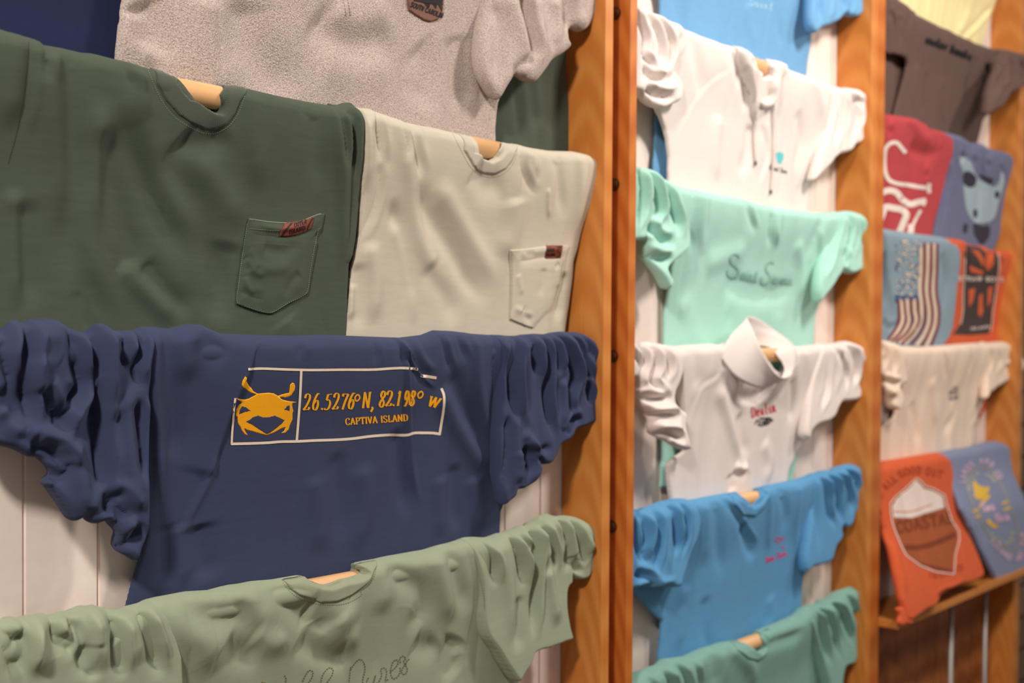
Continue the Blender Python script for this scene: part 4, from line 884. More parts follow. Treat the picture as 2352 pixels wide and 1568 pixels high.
g = Garment('sweatshirt', 'blue sweatshirt at the top of the middle rack, above the white hooded pullover', 'sweatshirt', -.545, fBLUE, seed=31, xref=1700)
body, sb = g.part('body', [(1530, -300), (1515, -120), (1514, 40), (1510, 160), (1504, 250), (1503, 330), (1500, 420), (1530, 440), (1840, 440), (1848, 300), (1852, 170), (1862, 90), (1862, -50), (1860, -140)], crest=[(1520, -300), (1870, -125)], cell=.0035, low=.009, tlow=.003, fl=.3, drop=.26, noise=(3, 1.5, .4),
    strokes=S(c5, [('r', 5, 12, [(280, -100), (270, 60), (300, 200)]), ('g', 5, 12, [(220, -100), (220, 80), (250, 250)]), ('v', 5, 4, [(150, 500), (175, 640), (160, 760)]), ('g', 4, 12, [(700, -50), (690, 100), (720, 240)]), ('r', 4, 14, [(560, 0), (560, 120), (600, 240)])]))
g.part('sleeve', c5([(830, -260), (1090, -160), (1098, -20), (1088, 10), (1078, 50), (1062, 74), (1030, 76), (1006, 70), (992, 64), (965, 96), (930, 114), (885, 130), (855, 152), (838, 110), (835, -20)]), crest=c5([(820, -290), (1100, -180)]), cell=.003, r=.022, low=.056, tlow=.013, drop=.2, edge=.009, noise=(2, 1.5, .4),
    strokes=S(c5, [('v', 8, 5, [(990, -150), (995, 0), (1000, 60)]), ('v', 7, 5, [(880, -150), (890, 0), (890, 120)]), ('r', 7, 9, [(940, -100), (945, 0), (930, 100)]), ('v', 7, 4, [(1040, -100), (1040, 0), (1030, 60)])]))
flatprint('script_embroidery', sb, word('Saint', (1718, 12), (1775, 24), 16, pen=2.4, ang=20, step=3), PINK if False else plain('pale_blue_thread', (160, 200, 226), rough=.8), body, off=.0006)

# white hooded pullover
g = Garment('hooded_pullover', 'white hooded pullover with drawcords and a small aqua emblem on the chest', 'pullover', -.364, fWHITE, seed=37, xref=1750)
HC = c5([(200, 104), (230, 115), (330, 160), (450, 203), (520, 225), (562, 258)]); HC2 = c5([(628, 270), (660, 275), (700, 290), (740, 318), (820, 350), (900, 384), (965, 404)])
body, sb = g.part('body', HC + c5([(575, 300), (586, 335), (600, 352), (622, 358), (640, 345), (644, 310)]) + HC2 + c5([(975, 500), (970, 690), (900, 780), (856, 828), (838, 870), (826, 950), (818, 1120), (186, 1120), (188, 960), (190, 820), (192, 720), (182, 640), (168, 585), (150, 545), (132, 515), (110, 470), (190, 300)]), crest=HC + HC2, cell=.0032, low=.027, smooth=False, edge=.007, noise=(2.5, 1.2, .4),
    strokes=S(c5, [('r', 8, 9, [(500, 225), (540, 320), (570, 440), (580, 560)]), ('v', 7, 5, [(520, 300), (545, 420), (560, 520)]), ('v', 6, 5, [(480, 240), (510, 330), (520, 420)]), ('r', 9, 8, [(640, 290), (655, 380), (650, 460), (600, 540)]),
       ('v', 6, 5, [(690, 310), (700, 400), (680, 500)]), ('g', 7, 14, [(575, 560), (560, 700), (520, 820)]), ('v', 1.2, 3, [(480, 305), (380, 370), (290, 480), (230, 610), (210, 690)]), ('g', 5, 16, [(300, 200), (330, 330), (340, 460)]),
       ('r', 6, 14, [(880, 420), (900, 560), (870, 720), (830, 860)]), ('v', 4, 4, [(950, 430), (920, 560), (880, 700), (840, 830)]), ('g', 5, 12, [(780, 500), (800, 650), (760, 800)]), ('r', 5, 16, [(420, 520), (400, 700), (420, 850)]), ('v', 5, 5, [(620, 560), (640, 700), (600, 860)])]))
g.part('sleeve', c5([(-20, 10), (50, 38), (85, 48), (120, 58), (180, 84), (215, 102), (236, 116), (246, 180), (243, 235), (220, 280), (200, 310), (246, 380), (248, 440), (240, 462), (200, 480), (150, 500), (120, 490), (95, 470), (60, 430), (-20, 390)]), crest=c5([(-20, 8), (120, 54), (240, 114)]), cell=.003, r=.024, low=.060, tlow=.014, drop=.22, edge=.009, noise=(2, 3, .5),
    strokes=S(c5, [('v', 9, 5, [(60, 100), (90, 180), (80, 240), (140, 330)]), ('v', 8, 4, [(120, 90), (150, 160), (160, 260), (140, 320)]), ('v', 8, 4, [(180, 120), (215, 200), (205, 260), (180, 320)]), ('r', 8, 8, [(70, 240), (110, 270), (150, 340), (200, 370)]), ('v', 8, 5, [(60, 300), (130, 360), (220, 350)]), ('r', 7, 8, [(90, 380), (170, 400), (240, 380)]), ('v', 8, 5, [(80, 400), (150, 440), (230, 440)]), ('r', 7, 7, [(200, 100), (235, 190)])]))
g.part('sleeve', c5([(950, 398), (985, 404), (1010, 401), (1045, 408), (1075, 424), (1105, 445), (1118, 468), (1117, 510), (1108, 560), (1104, 592), (1086, 620), (1066, 655), (1042, 668), (1022, 694), (988, 705), (965, 712), (930, 750), (905, 778), (870, 815), (850, 830), (880, 700), (920, 560)]), crest=c5([(940, 395), (1040, 400), (1120, 440)]), cell=.003, r=.024, low=.058, tlow=.014, drop=.2, edge=.009, noise=(2, 2, .5),
    strokes=S(c5, [('v', 8, 5, [(975, 410), (985, 500), (975, 600), (950, 680)]), ('r', 7, 8, [(1005, 420), (1020, 520), (1010, 640)]), ('v', 8, 4, [(1040, 430), (1060, 520), (1050, 600), (1030, 660)]), ('r', 6, 7, [(1080, 450), (1085, 540), (1070, 620)]), ('v', 6, 4, [(1000, 410), (1040, 450), (1100, 480)])]))
hd, sh = patch('hood', sb, c5([(480, 214), (520, 226), (562, 258), (578, 310), (590, 345), (605, 372), (600, 440), (592, 520), (586, 570), (568, 520), (545, 440), (520, 350), (498, 270)]), fWHITE, body, t=.009, edge=.009, cell=.0022, smooth=True,
    strokes=S(c5, [('v', 6, 4, [(520, 250), (550, 340), (572, 440), (582, 540)])]))
hd2, sh2 = patch('hood', sb, c5([(628, 272), (665, 278), (700, 292), (706, 360), (690, 430), (672, 480), (640, 500), (600, 488), (590, 470), (598, 455), (625, 462), (648, 440), (655, 400), (650, 345), (640, 300)]), fWHITE, body, t=.009, edge=.009, cell=.0022, smooth=True)
v, f = [], []
def cord(name, surf, px, r, mat, parent, lift=.003):
    q, n = surf.proj(catmull(np.array(px, float), False, 6))
    P = np.stack([q[:, 0], -(n + lift), q[:, 1]], 1); V = []; Fc = []; m = 8
    for i, p in enumerate(P):
        for k in range(m): a = 2 * math.pi * k / m; V.append(p + r * np.array([math.cos(a), math.sin(a), 0]))
        if i: Fc += [((i - 1) * m + k, (i - 1) * m + (k + 1) % m, i * m + (k + 1) % m, i * m + k) for k in range(m)]
    return link_mesh(name, V, Fc, mat, parent)
cord('drawcord', sb, c5([(590, 480), (582, 560), (578, 640), (584, 735)]), .0024, fWHITE, body, .004)
cord('drawcord', sb, c5([(664, 470), (666, 600), (664, 740), (655, 880)]), .0024, fWHITE, body, .004)
for px_ in ((1732, 380), (1767, 446)):
    cord('drawcord_tip', sb, [(px_[0], px_[1] - 9), (px_[0] - .5, px_[1])], .0026, plain('steel_tip', (90, 84, 84), rough=.4, metal=.6), body, .004)
q = ribbon(c5([(690, 700), (693, 730), (700, 750)]), 5) + ribbon(c5([(702, 697), (702, 725), (700, 750)]), 5) + ribbon(c5([(714, 702), (712, 730), (702, 750)]), 5)
flatprint('chest_emblem', sb, q, AQUAT, body, off=.0006)
flatprint('chest_script', sb, word('S of Sun', (1765, 388), (1807, 399), 11, pen=2.2, ang=20, step=3) if False else word('Saint Sun', (1765, 388), (1807, 399), 10, pen=2.0, ang=20, step=3), BLACKT, body, off=.0006)

# mint sweatshirt
g = Garment('sweatshirt', 'mint green sweatshirt with raised tonal script across the chest', 'sweatshirt', -.18, fMINT, seed=41, xref=1750)
MC = c5([(180, 832), (200, 840), (280, 860), (400, 885), (520, 905), (600, 930)]); MC2 = c5([(668, 944), (760, 960), (880, 975), (960, 974)])
body, sb = g.part('body', MC + c5([(612, 938), (634, 946), (655, 947)]) + MC2 + c5([(975, 1100), (950, 1290), (905, 1345), (885, 1380), (866, 1450), (858, 1560), (845, 1750), (800, 2000), (760, 2220), (150, 2240), (158, 2100), (165, 1800), (166, 1600), (170, 1440), (186, 1330), (200, 1200), (190, 1000)]), crest=MC + MC2, cell=.0032, low=.011, tlow=.004, fl=.45, smooth=False, edge=.007, noise=(2.5, 1.6, .4), drop=.27,
    strokes=S(c5, [('r', 5, 12, [(350, 900), (340, 1040), (350, 1180)]), ('g', 7, 12, [(310, 900), (300, 1060), (310, 1180)]), ('v', 6, 5, [(540, 920), (570, 1000), (600, 1080)]), ('r', 8, 8, [(695, 960), (690, 1060), (688, 1150)]), ('v', 6, 5, [(670, 970), (665, 1060), (668, 1140)]),
       ('g', 9, 20, [(440, 1290), (560, 1340), (700, 1350), (800, 1290)]), ('r', 7, 20, [(350, 1220), (450, 1180), (560, 1150)]), ('r', 6, 20, [(250, 1350), (300, 1500), (420, 1700)]), ('g', 5, 20, [(450, 1420), (540, 1600), (600, 1750)]), ('r', 5, 16, [(700, 1420), (690, 1600), (640, 1750)]), ('v', 5, 5, [(880, 1050), (870, 1200), (860, 1340)]), ('g', 6, 14, [(900, 1000), (860, 1100), (840, 1200)]), ('r', 6, 14, [(780, 1100), (800, 1240), (790, 1400)])]))
g.part('sleeve', c5([(-20, 750), (45, 765), (90, 774), (120, 788), (155, 808), (185, 834), (205, 850), (230, 930), (255, 1010), (272, 1090), (270, 1140), (244, 1170), (200, 1210), (180, 1240), (205, 1290), (186, 1330), (150, 1270), (118, 1215), (100, 1180), (88, 1130), (84, 1100), (45, 1105), (-20, 1090)]), crest=c5([(-20, 748), (90, 770), (200, 842)]), cell=.003, r=.024, low=.060, tlow=.015, drop=.22, edge=.009, noise=(2, 2, .5),
    strokes=S(c5, [('v', 10, 5, [(60, 790), (75, 880), (70, 960), (40, 1060)]), ('v', 10, 5, [(110, 800), (140, 880), (155, 970), (110, 1010)]), ('r', 8, 9, [(90, 790), (105, 900), (100, 980)]), ('r', 8, 9, [(150, 830), (185, 930), (190, 1020)]), ('v', 11, 6, [(185, 850), (215, 940), (240, 1030), (235, 1100)]), ('v', 10, 7, [(100, 1020), (160, 1100), (230, 1110)]), ('r', 8, 9, [(110, 1060), (160, 1130), (230, 1160)]), ('v', 9, 6, [(110, 1160), (160, 1190), (210, 1190)])]))
g.part('sleeve', c5([(945, 976), (975, 972), (1010, 968), (1045, 972), (1070, 990), (1086, 1012), (1090, 1050), (1092, 1090), (1104, 1145), (1098, 1175), (1085, 1200), (1072, 1235), (1050, 1250), (1030, 1258), (1008, 1252), (985, 1236), (970, 1262), (945, 1300), (915, 1340), (898, 1362), (880, 1390), (870, 1330), (880, 1240), (920, 1120), (945, 1040)]), crest=c5([(940, 974), (1010, 964), (1070, 982), (1100, 1010)]), cell=.003, r=.024, low=.058, tlow=.014, drop=.2, edge=.009, noise=(2, 2, .5),
    strokes=S(c5, [('v', 10, 5, [(965, 985), (970, 1060), (940, 1160), (900, 1280)]), ('r', 7, 7, [(990, 985), (1000, 1080), (980, 1180)]), ('v', 10, 4, [(1015, 980), (1030, 1060), (1010, 1140), (990, 1220)]), ('r', 8, 8, [(1045, 990), (1060, 1090), (1050, 1200)]), ('v', 8, 4, [(1075, 1010), (1082, 1080), (1078, 1140)]), ('v', 7, 4, [(1000, 1100), (1010, 1180), (1010, 1240)])]))
def PSS(pts): return T(10.69, 1640, 560, pts)
q = []
for st in ([(620, 330), (560, 260), (470, 250), (400, 330), (410, 450), (520, 560), (600, 660), (560, 780), (440, 830), (340, 770), (320, 640)], [(1470, 480), (1390, 440), (1300, 500), (1270, 640), (1360, 760), (1380, 860), (1300, 960), (1200, 990), (1150, 920), (1160, 820)]): q += ribbon(PSS(st), 4.5, step=3)
q += word('aint', PSS([(640, 860)])[0], PSS([(1060, 940)])[0], 24, pen=4.0, ang=20, step=3) + word('imons', PSS([(1400, 960)])[0], PSS([(1930, 1010)])[0], 22, pen=4.0, ang=20, step=3)
flatprint('raised_script', sb, q, MINTD, body, off=.0012)

# white quarter-zip with stand collar
g = Garment('zip_pullover', 'white pullover with a tall open collar and red script on the chest', 'pullover', .004, fWHITE, seed=43, xref=1750)
PC = c6([(170, 166), (200, 170), (280, 164), (350, 160), (390, 165)]); PC2 = c6([(700, 172), (770, 165), (830, 162)])
body, sb = g.part('body', PC + c6([(430, 150), (500, 160), (545, 200), (590, 262), (625, 285), (655, 280), (680, 240), (690, 190)]) + PC2 + c6([(870, 300), (850, 450), (780, 500), (750, 530), (730, 580), (700, 620), (686, 650), (668, 700), (655, 850), (600, 860), (180, 860), (174, 800), (165, 740), (160, 660), (185, 635), (225, 606), (240, 560), (215, 400)]), crest=PC + c6([(500, 160), (600, 162)]) + PC2, cell=.0032, low=.026, smooth=False, edge=.006, noise=(2.5, 1.2, .4),
    strokes=S(c6, [('v', 1.5, 3, [(370, 180), (385, 240), (380, 285), (310, 330), (275, 400), (250, 480), (240, 540)]), ('r', 6, 9, [(400, 240), (440, 330), (470, 400)]), ('g', 8, 14, [(600, 330), (560, 370), (490, 390), (430, 350)]), ('r', 7, 12, [(380, 330), (410, 450), (450, 580), (470, 660)]), ('g', 6, 12, [(470, 440), (480, 560), (500, 640)]),
       ('r', 7, 7, [(450, 660), (475, 680), (500, 650)]), ('v', 5, 4, [(440, 690), (470, 700), (500, 690)]), ('g', 5, 12, [(430, 700), (440, 780)]), ('g', 5, 16, [(280, 200), (290, 300), (300, 360)]), ('r', 5, 14, [(560, 560), (590, 660), (560, 760)]), ('r', 5, 12, [(740, 190), (750, 300), (720, 420), (700, 540)]), ('g', 5, 10, [(690, 300), (690, 400), (680, 500)]), ('v', 3, 4, [(580, 340), (560, 380), (550, 410)])]))
g.part('sleeve', c6([(-30, 148), (35, 150), (75, 150), (120, 155), (155, 164), (190, 170), (205, 200), (214, 260), (200, 330), (185, 372), (188, 400), (215, 430), (236, 450), (232, 500), (246, 550), (258, 598), (236, 602), (200, 592), (165, 572), (130, 550), (104, 526), (95, 500), (100, 470), (78, 440), (50, 405), (36, 370), (34, 310), (-30, 300)]), crest=c6([(-30, 146), (80, 146), (200, 168)]), cell=.003, r=.024, low=.060, tlow=.014, drop=.24, edge=.011, noise=(2, 3, .6),
    strokes=S(c6, [('v', 9, 4, [(60, 170), (80, 240), (60, 320), (110, 370)]), ('v', 9, 4, [(110, 170), (130, 250), (110, 310), (170, 380)]), ('v', 8, 4, [(160, 180), (180, 260), (160, 320)]), ('r', 8, 7, [(60, 340), (120, 350), (180, 340)]), ('v', 9, 4, [(50, 370), (120, 390), (190, 375)]), ('r', 8, 8, [(70, 410), (130, 430), (200, 430)]), ('v', 9, 4, [(100, 460), (160, 450), (230, 460)]), ('r', 8, 8, [(110, 490), (170, 500), (235, 500)]), ('v', 9, 4, [(120, 530), (180, 530), (245, 560)]), ('r', 7, 6, [(170, 560), (210, 580), (250, 590)]), ('v', 6, 4, [(35, 200), (60, 250), (45, 290)])]))
g.part('sleeve', c6([(790, 164), (830, 161), (865, 158), (890, 152), (915, 150), (945, 160), (975, 182), (995, 210), (1010, 245), (1016, 272), (1004, 290), (985, 297), (962, 294), (948, 300), (948, 330), (957, 362), (952, 384), (932, 396), (905, 400), (882, 402), (868, 425), (860, 450), (836, 478), (800, 492), (778, 502), (756, 530), (744, 560), (728, 540), (735, 460), (750, 340), (770, 230)]), crest=c6([(780, 162), (860, 154), (915, 146), (960, 158), (1016, 240)]), cell=.003, r=.024, low=.056, tlow=.013, drop=.2, edge=.009, noise=(2, 2, .5),
    strokes=S(c6, [('v', 7, 4, [(830, 170), (840, 260), (830, 360), (800, 450)]), ('r', 7, 9, [(870, 170), (880, 280), (870, 380)]), ('v', 9, 5, [(915, 165), (945, 220), (948, 290), (930, 340)]), ('r', 6, 8, [(960, 190), (985, 250)]), ('v', 6, 4, [(880, 200), (910, 300), (900, 370)])]))
# the collar is a standing band: base loop around the neck hole, rim loop above it
def loft(name, loops, mat, parent, thick=.0022):
    V = []; Fc = []; m = len(loops[0][0])
    L3 = []
    for px, ns in loops:
        P = catmull(np.array([(a, b, c * 1e4) for (a, b), c in zip(px, ns)], float), True, 5)
        q = onplane(P[:, :2], P[:, 2] / 1e4); L3.append(np.stack([q[:, 0], -P[:, 2] / 1e4, q[:, 1]], 1))
    M_ = len(L3[0]); rows = []
    for a, b in zip(L3[:-1], L3[1:]):
        for t in np.linspace(0, 1, 7)[:-1]: rows.append(a * (1 - t) + b * t)
    rows.append(L3[-1])
    cen = [r.mean(0) for r in rows]
    outer = rows; inner = []
    for r, c in zip(rows, cen):
        d = r - c; d /= np.linalg.norm(d, axis=1)[:, None]; inner.append(r - d * thick)
    allr = outer + inner[::-1]
    for r in allr: V += list(r)
    K = len(allr)
    for i in range(K - 1):
        for j in range(M_): Fc.append((i * M_ + j, i * M_ + (j + 1) % M_, (i + 1) * M_ + (j + 1) % M_, (i + 1) * M_ + j))
    for j in range(M_): Fc.append(((K - 1) * M_ + j, (K - 1) * M_ + (j + 1) % M_, (j + 1) % M_, j))
    return link_mesh(name, V, Fc, mat, parent)
base = c6([(385, 205), (425, 275), (485, 322), (560, 345), (625, 322), (655, 265), (625, 210), (580, 174), (510, 168), (440, 172)])
basn = [.066, .072, .078, .080, .078, .074, .069, .040, .034, .050]
midl = c6([(428, 128), (470, 200), (530, 262), (600, 305), (655, 308), (694, 270), (702, 200), (660, 150), (580, 112), (490, 96)])
midn = [.062, .078, .090, .094, .090, .080, .070, .050, .036, .046]
rim = c6([(500, 50), (525, 108), (560, 190), (604, 272), (645, 304), (685, 284), (703, 205), (680, 152), (620, 108), (545, 58)])
rimn = [.062, .086, .102, .106, .098, .080, .054, .034, .026, .042]
loft('stand_collar', [(base, basn), (midl, midn), (rim, rimn)], fWHITE, body)
q = word('Destin', (1725, 960), (1784, 944), 24, pen=3.4, ang=20, shear=.2, step=3)
flatprint('red_script', sb, q, REDT, body, off=.0006)
q = ribbon([(1744, 961), (1768, 960)], 4.5, smooth=False) + word('FLORIDA', (1732, 971), (1778, 966), 11, pen=2.6, ang=None, arc=9, step=3)
flatprint('chest_lettering', sb, q, BLACKT, body, off=.0006)

# azure sweatshirt with pink embroidery
g = Garment('sweatshirt', 'bright blue crewneck sweatshirt with small pink embroidery on the chest', 'sweatshirt', .186, fBLUE2, seed=47, xref=1750)
AC = c6([(230, 806), (262, 809), (340, 795), (420, 780), (455, 775)]); AC2 = c6([(546, 757), (600, 745), (700, 725), (780, 700)])
body, sb = g.part('body', AC + c6([(466, 792), (482, 812), (500, 832), (518, 825), (535, 806), (550, 782)]) + AC2 + c6([(810, 900), (800, 1060), (750, 1090), (735, 1110), (722, 1130), (718, 1200), (714, 1290), (700, 1420), (680, 1600), (120, 1640), (128, 1540), (136, 1400), (145, 1312), (110, 1284), (75, 1250), (40, 1212), (20, 1190), (20, 1120), (230, 1000)]), crest=AC + AC2, cell=.0032, low=.020, smooth=False, edge=.007, noise=(2.5, 1.4, .4),
    strokes=S(c6, [('v', 5, 4, [(425, 830), (470, 900), (520, 980), (545, 1010)]), ('g', 7, 12, [(480, 900), (500, 1000), (540, 1050)]), ('r', 5, 9, [(590, 800), (590, 920), (590, 1040)]), ('g', 5, 12, [(640, 780), (660, 880), (640, 960)]), ('r', 5, 14, [(320, 830), (330, 960), (320, 1100)]), ('g', 5, 14, [(370, 840), (380, 1000), (400, 1150)]),
       ('r', 5, 10, [(700, 740), (700, 900), (705, 1080)]), ('v', 5, 4, [(770, 720), (770, 820), (745, 950), (732, 1080)]), ('r', 5, 16, [(250, 1150), (230, 1300), (220, 1450)]), ('g', 5, 14, [(330, 1200), (320, 1350), (360, 1460)]), ('r', 5, 14, [(590, 1200), (600, 1300), (560, 1400)]), ('v', 1.5, 3, [(275, 815), (290, 900), (275, 1000), (250, 1100)])]))
g.part('sleeve', c6([(-30, 856), (25, 849), (55, 848), (80, 845), (105, 832), (130, 820), (165, 812), (200, 804), (232, 803), (260, 809), (276, 850), (287, 900), (278, 960), (256, 1020), (240, 1080), (222, 1130), (216, 1166), (185, 1172), (130, 1172), (80, 1176), (30, 1174), (-30, 1170)]), crest=c6([(-30, 852), (80, 841), (200, 800), (270, 808)]), cell=.003, r=.024, low=.060, tlow=.016, drop=.24, edge=.009, noise=(2, 1.5, .5),
    strokes=S(c6, [('v', 10, 5, [(50, 860), (80, 940), (75, 1020), (100, 1090)]), ('v', 11, 5, [(105, 845), (135, 930), (130, 1020), (120, 1130)]), ('r', 8, 9, [(80, 860), (105, 960), (100, 1040)]), ('r', 8, 10, [(150, 840), (170, 940), (170, 1060), (190, 1150)]), ('v', 11, 5, [(175, 825), (205, 900), (215, 1000), (200, 1060)]), ('v', 9, 4, [(225, 815), (250, 900), (245, 980), (225, 1060)]), ('r', 6, 7, [(205, 820), (232, 900), (232, 980)]), ('v', 9, 6, [(30, 1110), (90, 1130), (120, 1160), (60, 1180)]), ('v', 8, 5, [(30, 900), (50, 1000), (80, 1100)]), ('v', 8, 6, [(60, 1180), (150, 1180), (220, 1172)])]))
g.part('sleeve', c6([(760, 708), (790, 697), (830, 685), (868, 686), (885, 674), (905, 664), (940, 661), (965, 670), (982, 692), (992, 722), (988, 765), (968, 800), (966, 828), (958, 852), (938, 864), (930, 895), (918, 916), (902, 926), (888, 916), (880, 925), (884, 955), (870, 985), (858, 1000), (848, 1035), (836, 1064), (800, 1078), (755, 1090), (735, 1108), (728, 1060), (740, 960), (758, 850)]), crest=c6([(750, 708), (830, 682), (900, 660), (945, 656), (995, 690)]), cell=.003, r=.024, low=.056, tlow=.014, drop=.22, edge=.011, noise=(2, 1.5, .5),
    strokes=S(c6, [('v', 9, 4, [(795, 705), (830, 780), (840, 860), (870, 930)]), ('v', 9, 4, [(835, 695), (870, 770), (885, 860), (900, 920)]), ('r', 7, 7, [(815, 710), (850, 790), (860, 870)]), ('v', 10, 4, [(875, 690), (915, 750), (935, 830), (930, 880)]), ('r', 7, 7, [(860, 700), (895, 780), (910, 860)]), ('v', 9, 4, [(920, 680), (955, 730), (965, 800)]), ('g', 6, 10, [(780, 760), (790, 900), (800, 1040)])]))
patch('collar', sb, c6([(415, 783), (455, 775), (466, 792), (482, 812), (500, 832), (518, 825), (535, 806), (550, 782), (546, 757), (590, 748), (584, 790), (566, 840), (530, 876), (480, 872), (440, 830)]), fBLUE2, body, t=.003, edge=.0025, cell=.002)
q = ribbon(c6([(612, 975), (625, 965), (640, 975), (628, 985), (615, 978)]), 2.6) + ribbon(c6([(635, 970), (652, 966)]), 2.6, smooth=False) + ribbon(c6([(640, 1000), (655, 1010)]), 2.6, smooth=False) + word('lan Sun', (1760, 1292), (1808, 1274), 13, pen=3.4, ang=20, shear=.3, step=3)
flatprint('pink_embroidery', sb, q, PINK, body, off=.0006)

# teal sweatshirt
g = Garment('sweatshirt', 'teal crewneck sweatshirt lowest on the middle rack, cut by the bottom of the photo', 'sweatshirt', .368, fTEAL, seed=53, xref=1750)
TC = c6([(-30, 1562), (20, 1544), (60, 1520), (120, 1500), (180, 1466), (250, 1458), (330, 1425), (400, 1400), (460, 1392)]); TC2 = c6([(550, 1352), (620, 1325), (680, 1298), (720, 1280), (745, 1252), (780, 1242)])
body, sb = g.part('body', TC + c6([(480, 1402), (505, 1418), (538, 1436), (553, 1412), (552, 1380)]) + TC2 + c6([(820, 1400), (850, 1600), (860, 1760), (-30, 1800)]), crest=TC + TC2, cell=.0035, low=.030, r=.023, smooth=False, edge=.007, noise=(3, 1.6, .4),
    strokes=S(c6, [('v', 8, 4, [(60, 1530), (100, 1560), (120, 1640)]), ('v', 9, 4, [(125, 1505), (175, 1550), (190, 1640)]), ('v', 9, 4, [(180, 1475), (240, 1530), (260, 1620)]), ('r', 7, 7, [(150, 1500), (200, 1550), (220, 1640)]), ('v', 7, 4, [(240, 1465), (290, 1510), (310, 1600)]), ('g', 6, 14, [(350, 1440), (370, 1500), (360, 1600)]), ('g', 7, 12, [(600, 1400), (680, 1380), (740, 1340)]), ('r', 6, 14, [(480, 1460), (520, 1520), (520, 1600)])]))
g.part('sleeve', c6([(720, 1288), (735, 1262), (752, 1250), (780, 1244), (795, 1242), (820, 1226), (845, 1216), (870, 1200), (895, 1182), (925, 1172), (952, 1170), (976, 1186), (988, 1210), (992, 1250), (998, 1300), (1002, 1340), (992, 1358), (982, 1370), (965, 1420), (948, 1460), (932, 1490), (905, 1495), (892, 1510), (885, 1560), (880, 1660), (850, 1700), (820, 1560), (780, 1420)]), crest=c6([(710, 1290), (780, 1240), (870, 1195), (950, 1165), (1005, 1200)]), cell=.003, r=.024, low=.058, tlow=.015, drop=.22, edge=.009, noise=(2, 1.5, .5),
    strokes=S(c6, [('v', 10, 4, [(750, 1262), (800, 1310), (820, 1400), (850, 1500)]), ('v', 10, 4, [(795, 1250), (845, 1320), (870, 1400), (890, 1480)]), ('r', 7, 7, [(775, 1260), (825, 1330), (845, 1420)]), ('v', 10, 4, [(845, 1225), (900, 1290), (930, 1370), (945, 1430)]), ('r', 7, 8, [(880, 1225), (930, 1300), (960, 1380)]), ('v', 9, 4, [(900, 1190), (950, 1260), (985, 1330)]), ('r', 6, 7, [(820, 1240), (875, 1310), (905, 1400)])]))
patch('collar', sb, c6([(425, 1395), (460, 1392), (480, 1402), (505, 1418), (538, 1436), (553, 1412), (552, 1380), (550, 1352), (585, 1340), (590, 1400), (575, 1450), (540, 1476), (500, 1465), (455, 1430)]), fTEAL, body, t=.003, edge=.0025, cell=.002)

# ================================================================== shirts, last bay
fYEL = fabric('pale_yellow_cotton', (240, 222, 164), var=.03)
fBRN = fabric('charcoal_cotton', (92, 72, 66), var=.06)
fRED = fabric('red_cotton', (172, 62, 66), var=.05)
fSLA = fabric('slate_cotton', (100, 104, 130), var=.06)
fGBL = fabric('grey_blue_cotton', (126, 146, 158), var=.05)
fORG = fabric('orange_cotton', (204, 90, 52), var=.05)
fBEI = fabric('beige_fleece', (232, 208, 186), var=.04)
fSL2 = fabric('dusk_blue_cotton', (122, 130, 158), var=.05)

g = Garment('t_shirt', 'pale yellow shirt at the top of the last rack, above the charcoal tee', SH, -.70, fYEL, seed=61, xref=2200)
g.part('body', c7([(160, -420), (200, -120), (225, 0), (240, 300), (640, 420), (700, 330), (722, 262), (745, 180), (770, 100), (800, 0), (815, -100), (830, -200)]), crest=c7([(150, -420), (830, -190)]), cell=.004, low=.018, noise=(3, 2, .4), strokes=S(c7, [('v', 8, 5, [(790, 30), (720, 110), (640, 190), (590, 220)]), ('r', 6, 12, [(640, 60), (600, 150), (560, 200)])]))
g = Garment('t_shirt', 'charcoal brown tee with black brush lettering, in the last rack under the yellow shirt', SH, -.52, fBRN, seed=67, xref=2200)
BRC = c7([(100, -60), (160, -32), (230, 4), (290, 70), (400, 128), (500, 172), (600, 222), (700, 264), (800, 294), (850, 310)])
g.part('back_panel', c7([(120, 150), (300, 200), (300, 420), (250, 720), (110, 760), (110, 300)]), cell=.005, r=.004, low=.012, tlow=.003, noise=(3, 1, .3), smooth=False, keep_rod=False, strokes=[], drop=.02, nmap=.03)
body, sb = g.part('body', BRC + c7([(862, 420), (850, 560), (830, 640), (790, 668), (735, 690), (714, 730), (700, 790), (688, 850), (670, 980), (170, 980), (182, 700), (200, 630), (222, 560), (250, 460), (268, 385), (262, 360), (200, 330), (150, 315), (100, 300)]), crest=BRC, cell=.004, low=.022, drop=.26, smooth=False, edge=.007, noise=(4, 1.6, .4),
    strokes=S(c7, [('r', 4, 10, [(320, 380), (300, 540), (300, 680)]), ('g', 5, 10, [(380, 420), (370, 560), (370, 700)]), ('r', 5, 10, [(480, 450), (480, 620), (500, 760)]), ('g', 5, 10, [(620, 450), (640, 620), (630, 780)]), ('v', 6, 4, [(290, 90), (250, 200), (230, 300)]), ('v', 5, 4, [(160, 60), (200, 140), (190, 200)])]))
g.part('sleeve', c7([(805, 290), (850, 308), (890, 314), (930, 322), (980, 338), (1040, 350), (1060, 420), (1020, 470), (970, 510), (930, 535), (900, 552), (868, 578), (845, 620), (832, 645), (790, 660), (740, 688), (760, 560), (800, 420)]), crest=c7([(800, 286), (930, 314), (1050, 344)]), cell=.004, r=.026, lift=.036, low=.090, tlow=.014, drop=.2, edge=.009, noise=(2, 2, .5),
    strokes=S(c7, [('v', 10, 6, [(830, 320), (850, 420), (800, 540), (770, 640)]), ('v', 10, 5, [(890, 330), (900, 430), (870, 530)]), ('v', 10, 5, [(950, 350), (975, 430), (960, 490)]), ('r', 6, 8, [(870, 330), (880, 430), (850, 540)])]))
BLK = plain('black_print', (16, 12, 14), rough=.8)
